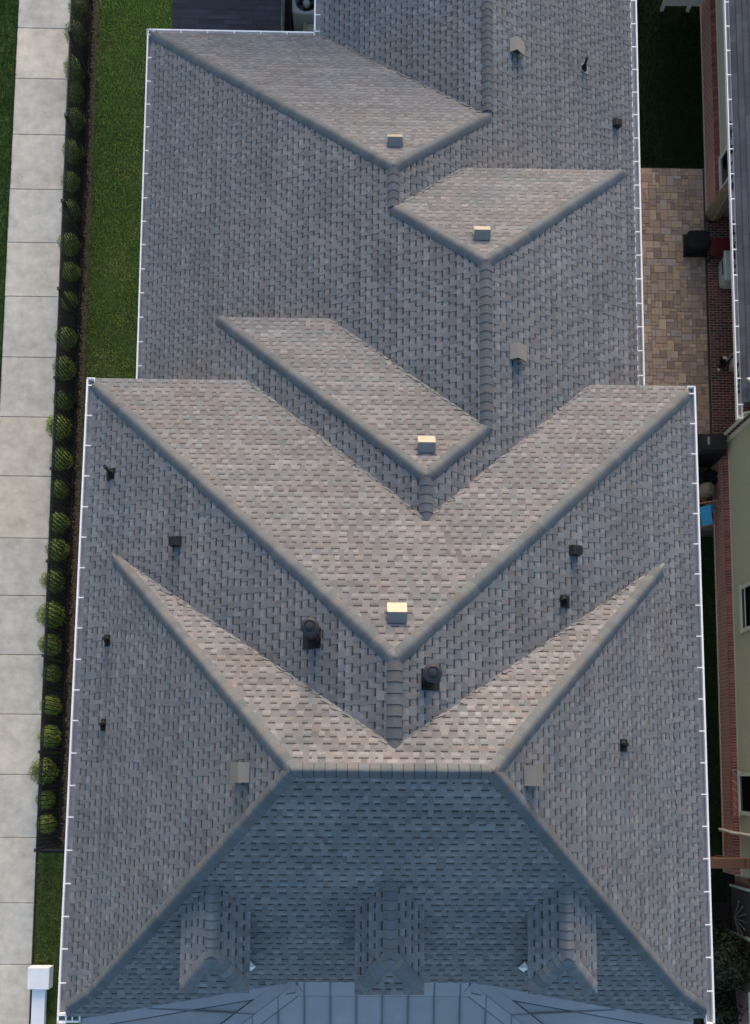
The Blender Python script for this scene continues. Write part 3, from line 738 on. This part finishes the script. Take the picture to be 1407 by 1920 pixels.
spots = [(-8.28, 21.67), (-8.30, 20.81), (-8.29, 19.72), (-8.25, 19.10), (-8.23, 18.24), (-8.26, 17.29), (-8.30, 16.44), (-8.26, 15.56), (-8.27, 14.55), (-8.20, 13.78), (-8.22, 12.94), (-8.25, 11.84), (-8.24, 10.95), (-8.25, 10.06), (-8.34, 9.29), (-8.24, 8.41), (-8.25, 7.58), (-8.24, 6.65), (-8.24, 5.90), (-8.33, 5.04), (-8.33, 4.11), (-8.32, 3.31), (-8.29, 2.55), (-8.26, 1.70), (-8.24, .87), (-8.36, -.03), (-8.32, -.79), (-8.26, -1.41)]
ordn = ['first', 'second', 'third', 'fourth', 'fifth', 'sixth', 'seventh', 'eighth', 'ninth', 'tenth', 'eleventh', 'twelfth', 'thirteenth', 'fourteenth', 'fifteenth', 'sixteenth', 'seventeenth', 'eighteenth', 'nineteenth', 'twentieth', 'twenty-first', 'twenty-second', 'twenty-third', 'twenty-fourth', 'twenty-fifth', 'twenty-sixth', 'twenty-seventh', 'twenty-eighth']
bigs = {14: 1.22, 19: 1.12, 20: 1.28, 21: 1.08, 25: 1.28, 1: 1.1, 8: 1.05}
for i, (x, y) in enumerate(spots):
    t_ = empty('boxwood_shrub', (x, y, 0)); s = bigs.get(i, random.uniform(.85, 1.1))
    tag(t_, '%s round boxwood shrub behind the black fence, counting from the white pier' % ordn[27-i], 'shrub', 'round shrubs along the black fence')
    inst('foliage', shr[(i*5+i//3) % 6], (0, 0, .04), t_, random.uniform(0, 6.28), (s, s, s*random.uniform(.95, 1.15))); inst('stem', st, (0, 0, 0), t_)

# ------------------------------------------------------------------ white pier and wall at the corner
t_ = empty('gate_pier', (-8.28, -5.35, 0)); tag(t_, 'low square white pier block between sidewalk and house corner', 'pier')
b = MB(); b.box((-.20, -.20, 0), (.18, .20, .10)); b.build('plinth', M['black'], t_)
b = MB(); b.cbox((-.275, -.275, .10), (.275, .275, .40), .012); b.build('cap', M['white'], t_)
t_ = empty('garden_wall', (-8.30, -7.5, 0)); tag(t_, 'low white wall running down from the white pier', 'wall')
b = MB(); b.box((-.12, -3, 0), (.12, 1.87, .22)); b.build('wall_body', M['white'], t_)
b = MB(); b.cbox((-.17, -3, .22), (.17, 1.87, .29), .012); b.build('coping', M['white'], t_)

# ------------------------------------------------------------------ low dark roof at the top left, utilities
t_ = empty('wing_and_added_garage', (-3.7, 21, 0)); tag(t_, 'dark low-roofed breezeway wing with white side wall, top edge, plus added unseen garage', 'garage')
b = MB(); b.box((-2.6, 8.5, 0), (11, 16, 5.4)); b.build('added_garage_wall', M['siding'], t_)  # unseen garage, added to block low sun on the rear roof slopes
b = MB(); b.mesh([(-3, 8.1, 5.4), (11.4, 8.1, 5.4), (11.4, 16.4, 5.4), (-3, 16.4, 5.4), (1.2, 12.25, 9.2), (7.2, 12.25, 9.2)], [(0, 1, 5, 4), (1, 2, 5), (2, 3, 4, 5), (3, 0, 4), (0, 3, 2, 1)]); b.build('added_garage_roof', M['darkroof'], t_)
for x in (-1.0, 3.2, 7.4): b = MB(); b.box((x, 8.46, 0), (x+2.6, 8.5, 2.2)); b.build('added_garage_door', M['white'], t_)
b = MB(); b.box((-1.35, -1.55, 0), (1.28, 4, 2.1)); b.build('wall', M['white'], t_)
rf = MB(); rf.box((-1.45, -1.75, 2.1), (1.40, 4, 2.2)); rf = rf.build('roof', M['darkroof'], t_)
y = -1.74; i = 0
while y < 4:
    x = -1.45-random.uniform(0, .5)
    while x < 1.40:
        w_ = random.uniform(.3, .9); a = max(x, -1.45); c_ = min(x+w_, 1.40)
        if c_-a > .05:
            k = random.uniform(.75, 1.3); q = MB(); q.box((a+.004, y, 2.2), (c_-.004, y+.136, 2.208+random.uniform(0, .006)), (.030*k, .030*k, .038*k)); q.build('shingle', M['shingle'], rf)
        x += w_
    y += .14; i += 1
t_ = empty('air_conditioner', (-1.74, 21.55, 0)); tag(t_, 'pale air conditioner with black round fan beside the gutter', 'air conditioner')
b = MB(); n = 28
def sq(r, k): 
    a = 2*math.pi*k/n; c_, s_ = math.cos(a), math.sin(a); e = .28
    return (math.copysign(abs(c_)**e, c_)*r, math.copysign(abs(s_)**e, s_)*r)
P0 = [(*sq(.40, k), .02) for k in range(n)]; P1_ = [(*sq(.40, k), .80) for k in range(n)]; P2_ = [(*sq(.38, k), .83) for k in range(n)]; P3_ = [(.31*math.cos(2*math.pi*k/n), .31*math.sin(2*math.pi*k/n), .82) for k in range(n)]
P4_ = [(.31*math.cos(2*math.pi*k/n), .31*math.sin(2*math.pi*k/n), .60) for k in range(n)]
ring = P0+P1_+P2_+P3_+P4_
b.mesh(ring, [(r*n+k, r*n+(k+1) % n, (r+1)*n+(k+1) % n, (r+1)*n+k) for r in range(4) for k in range(n)]); b.mesh(P4_, [tuple(range(n))]); b.build('cabinet', M['acpaint'], t_)
b = MB()
for k in range(4):
    a = k*math.pi/2+.4; b.mesh([(.06*math.cos(a), .06*math.sin(a), .70), (.28*math.cos(a-.35), .28*math.sin(a-.35), .72), (.28*math.cos(a+.45), .28*math.sin(a+.45), .66), (.06*math.cos(a+.6), .06*math.sin(a+.6), .68)], [(0, 1, 2, 3), (3, 2, 1, 0)])
b.build('fan', M['black'], t_)
b = MB(); b.lathe([(.10, .70), (.10, .78), (.07, .80), (0, .80)], (0, 0, 0), 16); b.build('hub', M['acpaint'], t_)
b = MB(); b.poly([(.30*math.cos(2*math.pi*k/20), .30*math.sin(2*math.pi*k/20), .605) for k in range(20)]); b.build('fan_well', M['black'], t_)
t_ = empty('utility_box', (-1.62, 20.95, 0)); tag(t_, 'beige utility box in the corner under the gutter', 'box')
b = MB(); b.cbox((-.22, -.25, 0), (.30, .25, .55), .02); b.build('cabinet', M['beigebox'], t_)
b = MB(); b.cbox((-.10, -.25, .55), (.30, .13, .60), .015); b.build('lid', M['beigebox'], t_)
b = MB(); b.box((-.12, .14, .551), (.3, .155, .57)); b.build('lid_seam', M['black'], t_)

# ------------------------------------------------------------------ neighbour's house
nb = empty('neighbour_house', (10.5, 5, 0)); tag(nb, 'neighbour house with sage siding, brick base and dark roof at right edge', 'house')
class NB(MB):
    def data(s, name, m):
        s.v = [(x-10.5, y-5, z) for (x, y, z) in s.v]; return MB.data(s, name, m)
XW = 9.69
b = NB(); b.box((XW, -2.6, 0), (13, 9.0, .80)); b.box((9.72, 15.95, 0), (13, 30, .80)); b.box((9.98, -9, 0), (13, -2.6, .80)); b.build('brick_base', M['brickwall'], nb)
b = NB(); b.box((XW+.10, -2.6, .8), (13, 8.98, 6.2)); b.box((9.82, 15.97, .8), (13, 30, 3.1)); b.box((11.6, 9.0, 0), (13, 15.95, 3.1)); b.box((10.08, -9, .8), (13, -2.6, 6.2)); b.build('wall', M['greensiding'], nb)
b = NB(); b.box((XW-.012, -2.6, 0), (XW, 9.0, .06)); b.box((9.708, 15.95, 0), (9.72, 30, .06)); b.build('footing', M['mortar'], nb)
# sloping rowlock course, one brick at a time
rb = [NB() for _ in range(4)]
def rowlock_mesh(c):
    q = MB(); q.mesh([(-.035, -.025, -.03), (-.035, .025, -.03), (-.035, -.025, .015), (-.035, .025, .015), (.115, -.025, .10), (.115, .025, .10), (.115, -.025, -.02), (.115, .025, -.02)],
        [(2, 4, 5, 3), (0, 2, 3, 1), (0, 6, 4, 2), (1, 3, 5, 7)], c); return q.data('rowlock_brick', M['brick'])
rms = [rowlock_mesh(jit(c, .1)) for c in ((.26, .085, .065), (.20, .068, .055), (.31, .11, .085), (.16, .06, .05))]
ys = []; y = -2.55
while y < 8.95: ys.append((XW, y)); y += .0735
y = 16.0
while y < 23.2: ys.append((9.72, y)); y += .0735
for x, y in ys:
    if -1.06 < y < .10: inst('rowlock_brick', random.choice(rms), (x-10.5, y-5, .70), nb)
    else: inst('rowlock_brick', random.choice(rms), (x-10.5, y-5, .80), nb)
for x, y0, y1, dz in ((XW, -2.6, -1.06, 0), (XW, -1.06, .1, -.1), (XW, .1, 8.97, 0), (9.72, 15.95, 23.4, 0)): b = NB(); b.mesh([(x-.02, y0, .79+dz), (x-.02, y1, .79+dz), (x+.11, y1, .868+dz), (x+.11, y0, .868+dz)], [(0, 3, 2, 1)]); b.build('mortar_bed', M['mortar'], nb)
b = NB(); b.box((XW+.08, -2.6, .87), (XW+.10, 8.98, .95)); b.box((9.80, 15.97, .87), (9.82, 30, .95)); b.build('skirt_board', M['nbtrim'], nb)
def boards(x, y0, y1, z0, z1, holes):
    z = z0
    while z < z1:
        segs = [(y0, y1)]
        for (a, c_, h0, h1) in holes:
            if z+.17 > h0 and z < h1:
                segs = [s for g_ in segs for s in ((g_[0], min(g_[1], a)), (max(g_[0], c_), g_[1])) if s[1]-s[0] > .05]
        for a, c_ in segs:
            q = NB(); q.mesh([(x-.016, a, z), (x-.016, c_, z), (x-.003, c_, z+.178), (x-.003, a, z+.178), (x+.004, a, z), (x+.004, c_, z)], [(0, 3, 2, 1), (0, 1, 5, 4)]); q.build('siding_board', M['greensiding'], nb)
        z += .178
boards(XW+.10, -2.6, 8.9, .95, 6.1, [(3.60, 4.90, 1.38, 3.2), (-1.10, .12, 1.0, 2.9)])
boards(9.82, 15.97, 23.5, .95, 3.0, [(15.9, 17.05, .9, 2.6)])
def nwindow(x, y0, y1, z0, z1, mull=True):
    f_ = NB(); t = .10
    f_.box((x-.045, y0, z0), (x+.02, y0+t, z1)); f_.box((x-.045, y1-t, z0), (x+.02, y1, z1)); f_.box((x-.06, y0-.02, z0-.02), (x+.02, y1+.02, z0+t*.7)); f_.box((x-.045, y0, z1-t), (x+.02, y1, z1+.02))
    wd = f_.build('window', M['nbtrim'], nb)
    p = NB(); p.box((x-.02, y0+t*.9, z0+.06), (x-.012, y1-t*.9, z1-.06)); p.build('pane', M['glass'], wd)
    m_ = NB(); zc = z0+(.24 if mull else .9); m_.box((x-.034, y0+t, zc), (x-.021, y1-t, zc+.03)); m_.build('mullion', M['nbtrim'], wd)
nwindow(XW+.095, 3.64, 4.86, 1.40, 3.15); nwindow(XW+.08, -1.03, .06, 1.0, 2.85, False); nwindow(9.80, 15.99, 17.0, .92, 2.55, False)
# low rear roof with gutter
RO = (.5, 0, 3.22-.5*9.18)
b = NB(); b.mesh([(9.15, 9.0, ev(RO, 9.15, 0)-.01), (12.6, 9.0, ev(RO, 12.6, 0)-.01), (12.6, 30, ev(RO, 12.6, 0)-.01), (9.15, 30, ev(RO, 9.15, 0)-.01)], [(0, 1, 2, 3)])
b.box((9.17, 9.0, 3.02), (9.8, 30, 3.06)); b.build('rear_roof', M['deck'], nb)
q = NB(); ep = .143/math.sqrt(1.25)
for i in range(int(1.6/ep)):
    t = 8.98-random.uniform(0, .8)
    while t < 24:
        w_ = random.choice((.3, .45, .6, .22)); a = max(t, 8.98); c_ = t+w_; xa = 9.15+i*ep; xb = xa+ep*1.02; k = random.uniform(.75, 1.2)
        if c_-a > .03:
            q.mesh([(xa, a+.003, ev(RO, xa, 0)+.022), (xb, a+.003, ev(RO, xb, 0)+.004), (xb, c_-.003, ev(RO, xb, 0)+.004), (xa, c_-.003, ev(RO, xa, 0)+.022), (xa, a+.003, ev(RO, xa, 0)-.01), (xa, c_-.003, ev(RO, xa, 0)-.01)], [(0, 1, 2, 3), (0, 3, 5, 4)], (.060*k, .066*k, .078*k))
        t += w_
tag(q.build('shingles', M['shingle'], nb), kind='stuff')
b = NB(); b.box((9.03, 8.62, 3.17), (9.055, 30, 3.2)); b.box((9.035, 8.62, 3.09), (9.045, 30, 3.17)); b.box((9.165, 8.62, 3.09), (9.172, 30, 3.2)); b.box((9.03, 8.60, 3.08), (9.172, 8.62, 3.2))
gt = b.build('gutter', M['white'], nb)
b = NB(); b.box((9.045, 8.62, 3.08), (9.165, 30, 3.095)); b.build('gutter_floor', M['gutter_in'], gt)
y = 8.95
while y < 24: b = NB(); b.box((9.05, y-.014, 3.19), (9.20, y+.014, 3.203)); b.build('gutter_hanger', M['white'], gt); y += .66
# leaf litter lying in the neighbour's gutter
b = NB()
for k in range(260):
    y = random.uniform(9.3, 20); x = random.uniform(9.07, 9.15)
    if math.sin(y*2.1)+math.sin(y*.9+1) < .2: continue
    s = random.uniform(.02, .05); b.mesh([(x-s*.5, y-s, 3.10), (x+s*.6, y-s*.5, 3.115), (x+s*.4, y+s, 3.11), (x-s*.5, y+s*.6, 3.12)], [(0, 1, 2, 3)], (.02, .018, .015))
tag(b.build('leaf_litter', M['mulch'], gt), kind='stuff')
b = NB(); b.mesh([(9.22, 9.55, 3.36), (9.30, 9.55, 3.40), (9.95, 8.7, 3.9), (9.87, 8.66, 3.86), (9.22, 9.55, 3.30), (9.87, 8.66, 3.78)], [(0, 1, 2, 3), (0, 3, 5, 4)]); b.build('rake_board', M['nbtrim'], nb)
def pipe(bm, pts, r, n=8):
    for a, c_ in zip(pts[:-1], pts[1:]): bm.tube(a, c_, r, n)
b = NB(); pipe(b, [(9.12, 8.68, 3.1), (9.30, 8.85, 2.8), (9.62, 9.05, 2.5), (9.62, 9.05, .75), (9.58, 9.12, .4), (9.52, 9.35, .12)], .042); b.build('downspout', M['nbtrim'], nb)
b = NB(); pipe(b, [(XW+.03, -1.52, 6.0), (XW+.03, -1.52, .98), (XW-.09, -1.50, .74), (XW-.09, -1.47, .05)], .045); b.build('downspout', M['nbtrim'], nb)
b = NB(); b.box((XW+.06, 8.9, .9), (XW+.10, 9.02, 6.2)); b.build('corner_board', M['nbtrim'], nb)
b = NB(); b.mesh([(9.45, -9.3, 6.2), (13.5, -9.3, 6.2), (13.5, 9.25, 6.2), (9.45, 9.25, 6.2), (11.5, -7.2, 7.4), (11.5, 7.2, 7.4)], [(0, 1, 4), (1, 2, 5, 4), (2, 3, 5), (3, 0, 4, 5), (0, 3, 2, 1)]); b.build('main_roof', M['darkroof'], nb)
# brick corner pier and sill near the street
b = NB(); b.box((9.93, -6.3, 0), (10.4, -5.6, .9)); b.build('brick_pier', M['brickwall'], nb)
b = NB(); b.cbox((9.86, -6.4, .9), (10.5, -5.5, .98), .01); b.build('pier_cap', M['nbtrim'], nb)

# ------------------------------------------------------------------ things in the side yard
t_ = empty('garden_gate', (9.12, 22.3, 0)); tag(t_, 'white horizontal-board gate across the side yard at the top edge', 'gate')
for k in range(11):
    b = MB(); b.cbox((-.50, -.012, .18+k*.15), (.57, .018, .18+k*.15+.142), .004); b.build('board', M['nbtrim'], t_)
for x in (-.54, .22):
    b = MB(); b.cbox((x-.045, -.10, 0), (x+.045, -.012, .20 if x > 0 else 1.9), .008); b.build('post', M['nbtrim'], t_)
b = MB(); b.box((-.50, -.025, .13), (.57, -.012, .20)); b.build('rail', M['nbtrim'], t_)

t_ = empty('patio_umbrella', (9.86, 15.85, 0)); tag(t_, 'closed tan patio umbrella standing at the brick corner', 'umbrella')
b = MB(); b.tube((0, 0, 0), (0, 0, 2.5), .02, 8); b.build('pole', M['black'], t_)
b = MB(); n = 32; prof = [(.17, .14), (.20, .22), (.19, .7), (.16, 1.3), (.10, 2.0), (.03, 2.42)]; pts = []
for r_, z in prof:
    for k in range(n): a = 2*math.pi*k/n; q = r_*(1+.28*math.cos(8*a+z*1.1)); pts.append((q*math.cos(a), q*math.sin(a), z+(.05*math.cos(8*a) if z < .3 else 0)))
b.mesh(pts, [(i*n+k, i*n+(k+1) % n, (i+1)*n+(k+1) % n, (i+1)*n+k) for i in range(len(prof)-1) for k in range(n)], None, True); b.build('canopy', M['tanfabric'], t_)
b = MB(); b.lathe([(.16, 0), (.16, .04), (.06, .07), (.04, .14), (.02, .14)], (0, 0, 0), 20); b.build('base', M['black'], t_)

def rounded_box(bm, sx, sy, z0, z1, r=.06, col=None, n=24, e=.35, taper=.94):
    def ring(kx, ky, z):
        o = []
        for k in range(n):
            a = 2*math.pi*(k+.5)/n; c_, s_ = math.cos(a), math.sin(a); o.append((math.copysign(abs(c_)**e, c_)*kx, math.copysign(abs(s_)**e, s_)*ky, z))
        return o
    rs = [ring(sx, sy, z0), ring(sx, sy, z1-r), ring(sx-r*.3, sy-r*.3, z1-r*.3), ring(sx-r, sy-r, z1)]
    pts = sum(rs, []); bm.mesh(pts, [(i*n+k, i*n+(k+1) % n, (i+1)*n+(k+1) % n, (i+1)*n+k) for i in range(3) for k in range(n)], col, True); bm.mesh(rs[-1], [tuple(range(n))], col)
t_ = empty('fire_table', (9.36, 14.98, 0)); tag(t_, 'square black covered fire table on the tan pavers', 'table')
b = MB(); rounded_box(b, .32, .29, .0, .36, .04); b.build('cover', M['rubber'], t_)
b = MB(); b.box((-.33, -.32, .0), (.33, .32, .10)); b.build('hem', M['black'], t_)
b = MB(); b.box((-.06, -.015, .36), (.06, .015, .375)); b.build('handle', M['black'], t_)
t_ = empty('patio_chair', (9.98, 14.75, 0)); tag(t_, 'low dark chair with red cushion beside the black fire table', 'chair')
b = MB(); b.mesh([(-.28, -.26, .40), (.28, -.20, .42), (.28, .22, .42), (-.28, .24, .40), (-.28, -.26, .30), (.28, -.20, .30), (.28, .22, .30), (-.28, .24, .30)], [(0, 1, 2, 3), (0, 4, 5, 1), (1, 5, 6, 2), (2, 6, 7, 3), (3, 7, 4, 0)]); b.build('seat_cushion', M['redfabric'], t_)
b = MB(); b.mesh([(.22, -.22, .40), (.30, -.22, .40), (.40, -.20, .92), (.33, -.20, .94), (.22, .24, .40), (.30, .24, .40), (.40, .22, .92), (.33, .22, .94)], [(0, 1, 2, 3), (4, 7, 6, 5), (0, 3, 7, 4), (1, 5, 6, 2), (3, 2, 6, 7)]); b.build('back_cushion', M['redfabric'], t_)
for x in (-.25, .25):
    for y in (-.22, .22): b = MB(); b.box((x-.02, y-.02, 0), (x+.02, y+.02, .31)); b.build('leg', M['black'], t_)
t_ = empty('cooler_chest', (10.30, 14.15, 0)); tag(t_, 'pale cooler chest half under the neighbour gutter', 'cooler')
b = MB(); rounded_box(b, .27, .42, .0, .42, .03); b.build('body', M['palebox'], t_)
b = MB(); b.cbox((-.29, -.44, .42), (.29, .44, .50), .03); b.build('lid', M['palebox'], t_)
b = MB(); b.tube((-.30, -.2, .35), (-.30, .2, .35), .015, 6); b.build('handle', M['black'], t_)
t_ = empty('planter', (10.04, 11.45, 0)); tag(t_, 'small black planter with pale stones and bent stalk on red brick', 'planter')
b = MB(); b.lathe([(.08, 0), (.13, .22), (.15, .24), (.15, .26), (.12, .25), (.11, .16), (0, .16)], (-.02, .02, 0), 18); b.build('pot', M['black'], t_)
for k, (x, y, z, r_) in enumerate(((-.03, .13, .27, .05), (.02, .10, .28, .045), (-.10, -.12, .04, .05), (.12, .03, .10, .06), (.17, .07, .08, .05))):
    b = MB(); b.lathe([(0, -r_*.6), (r_*.8, -r_*.4), (r_, 0), (r_*.7, r_*.5), (0, r_*.62)], (x, y, z), 9); b.build('stone', M['stone'], t_)
b = MB(); pipe(b, [(.05, .05, .2), (.09, .12, .42), (.14, .16, .62), (.24, .19, .78)], .012, 6); b.build('stalk', M['stone'], t_)
b = MB(); b.box((.20, -.14, 0), (.42, .10, .3)); b.build('box', M['stone'], t_)

t_ = empty('covered_grill', (9.36, 8.85, 0)); tag(t_, 'large black covered grill with silver tag beside the neighbour corner', 'grill')
b = MB(); b.mesh([(-.42, -.30, 0), (.36, -.30, 0), (.36, .30, 0), (-.42, .30, 0), (-.42, -.30, .85), (.36, -.30, .85), (.36, .30, .85), (-.42, .30, .85), (-.33, -.20, 1.06), (.28, -.22, 1.10), (.28, .22, 1.10), (-.33, .20, 1.06)],
       [(0, 1, 5, 4), (1, 2, 6, 5), (2, 3, 7, 6), (3, 0, 4, 7), (4, 5, 9, 8), (5, 6, 10, 9), (6, 7, 11, 10), (7, 4, 8, 11), (8, 9, 10, 11)]); b.build('cover', M['black'], t_)
b = MB(); b.cbox((-.21, -.09, 1.055), (-.15, .12, 1.10), .01); b.build('tag', M['chrome'], t_)
b = MB(); b.box((-.44, -.31, 0), (.38, .31, .06)); b.build('hem', M['rubber'], t_)
for k, (x, y, r_, h, lb) in enumerate(((9.12, 8.02, .19, .42, 'black plastic pot near the white gutter, beside the covered grill'), (9.50, 8.12, .21, .36, 'black plastic pot against the brick base, beside the covered grill'))):
    t_ = empty('plant_pot', (x, y, 0)); tag(t_, lb, 'pot', 'black pots beside the grill')
    b = MB(); b.lathe([(r_*.7, 0), (r_, h-.05), (r_*1.06, h-.05), (r_*1.06, h), (r_*.94, h), (r_*.9, h-.07), (0, h-.07)], (0, 0, 0), 22); b.build('body', M['rubber'], t_)
    b = MB()
    for j in range(60):
        a = random.uniform(0, 6.28); q = random.uniform(0, r_*.85); z = h-.05+random.uniform(0, .09); s = .04
        b.poly([(q*math.cos(a)-s, q*math.sin(a), z), (q*math.cos(a), q*math.sin(a)-s*.5, z+.02), (q*math.cos(a)+s, q*math.sin(a), z), (q*math.cos(a), q*math.sin(a)+s*.5, z+.02)], jit((.012, .016, .014), .4))
    b.build('foliage', M['leaf'], t_)
t_ = empty('lidded_jar', (9.35, 7.74, 0)); tag(t_, 'round beige lidded jar between the black pots and blue chair', 'jar')
b = MB(); b.lathe([(.15, 0), (.21, .12), (.22, .38), (.195, .46), (.16, .47)], (0, 0, 0), 24); b.build('body', M['beige'], t_)
b = MB(); b.lathe([(.175, .45), (.185, .49), (.16, .53), (.03, .56), (.03, .585), (0, .59)], (.012, .012, 0), 24); b.build('lid', M['beige'], t_)
t_ = empty('folding_chair', (9.32, 7.12, 0)); tag(t_, 'bright blue sling chair with wooden frame by the brick wall', 'chair')
b = MB(); pts = [(-.26, .06, .62), (.02, .14, .66), (.20, -.30, .36), (-.08, -.38, .33)]
b.mesh(pts+[(x, y, z-.015) for x, y, z in pts], [(0, 3, 2, 1), (4, 5, 6, 7), (0, 1, 5, 4), (1, 2, 6, 5), (2, 3, 7, 6), (3, 0, 4, 7)]); b.build('sling', M['bluefabric'], t_)
b = MB(); b.mesh([(.03, .13, .66), (.16, .18, .60), (.19, .0, .5), (.10, -.05, .5)], [(0, 3, 2, 1), (0, 1, 2, 3)]); b.build('side_flap', M['bluefabric'], t_)
for p, q in (((-.30, .15, .66), (.20, .24, .68)), ((-.05, .36, .3), (.32, .06, .62)), ((-.30, .15, .66), (-.12, -.42, .1)), ((.2, .24, .68), (.28, -.34, .1)), ((.32, .06, .62), (.1, .35, .02)), ((-.12, -.40, .30), (.24, -.30, .34))):
    b = MB(); b.tube(p, q, .022, 6); b.build('frame_bar', M['tanpine'], t_)
t_ = empty('wooden_beam', (9.1, -2.2, 0)); tag(t_, 'brown wooden gate beam spanning the side yard at lower right', 'gate')
b = MB(); b.cbox((-1.6, -.13, 1.55), (.44, .13, 1.72), .012); b.build('beam', M['wood'], t_)
b = MB(); b.cbox((.455, -.13, 1.55), (.90, .13, 1.72), .012); b.build('beam', M['wood'], t_)
for x in (-1.4, .42): b = MB(); b.box((x-.05, -.05, 0), (x+.05, .05, 1.55)); b.build('post', M['wood'], t_)
for k in range(12): b = MB(); b.box((-1.33+k*.145, -.015, .1), (-1.33+k*.145+.135, .015, 1.5)); b.build('board', M['wood'], t_)
t_ = empty('fan_trellis', (9.86, -3.55, 0)); tag(t_, 'pale fan-shaped trellis leaning on the neighbour wall above the bush', 'trellis')
b = MB(); b.mesh([(.0, .62, .05), (.06, .62, 1.15), (.06, -.62, 1.15), (.0, -.62, .05)], [(0, 1, 2, 3), (3, 2, 1, 0)]); b.build('panel', M['slate'], t_)
for k in range(7):
    a = -1.15+k*.38; b = MB(); b.tube((-.02, -.22, .25), (.0, -.22+math.sin(a)*.55, .25+math.cos(a)*.55*1.2), .016, 5); b.build('slat', M['gutter_in'], t_)
for y in (-.62, .62): b = MB(); b.box((-.03, y-.03, 0), (.05, y+.03, 1.2)); b.build('stile', M['nbtrim'], t_)
def bush(x, y, rx, rz, n, size, cols, seed, label):
    t_ = empty('leafy_bush', (x, y, 0)); tag(t_, label, 'bush')
    leaf_ball(rx, rz, n, size, cols, seed, .22).build('foliage', M['leaf'], t_)
    s_ = MB()
    for k in range(6): a = k*1.05; s_.tube((0, 0, -.02), (rx*.4*math.cos(a), rx*.4*math.sin(a), rz*.9), .025, 6, r2=.01)
    s_.build('stem', M['bark'], t_)
bush(9.28, -4.75, .78, .70, 5200, .05, [(.014, .022, .009), (.02, .03, .01), (.010, .016, .008), (.032, .036, .014)], 11, 'large dark leafy bush beside the right gutter near the bottom')
bush(9.80, -5.15, .40, .38, 1500, .045, [(.06, .07, .012), (.04, .055, .012), (.03, .045, .01)], 12, 'small yellow-green bush under the white pier cap')
bush(9.15, -6.1, .60, .5, 3000, .05, [(.012, .024, .010), (.02, .034, .012), (.008, .016, .008)], 13, 'dark low bush at the bottom right corner')
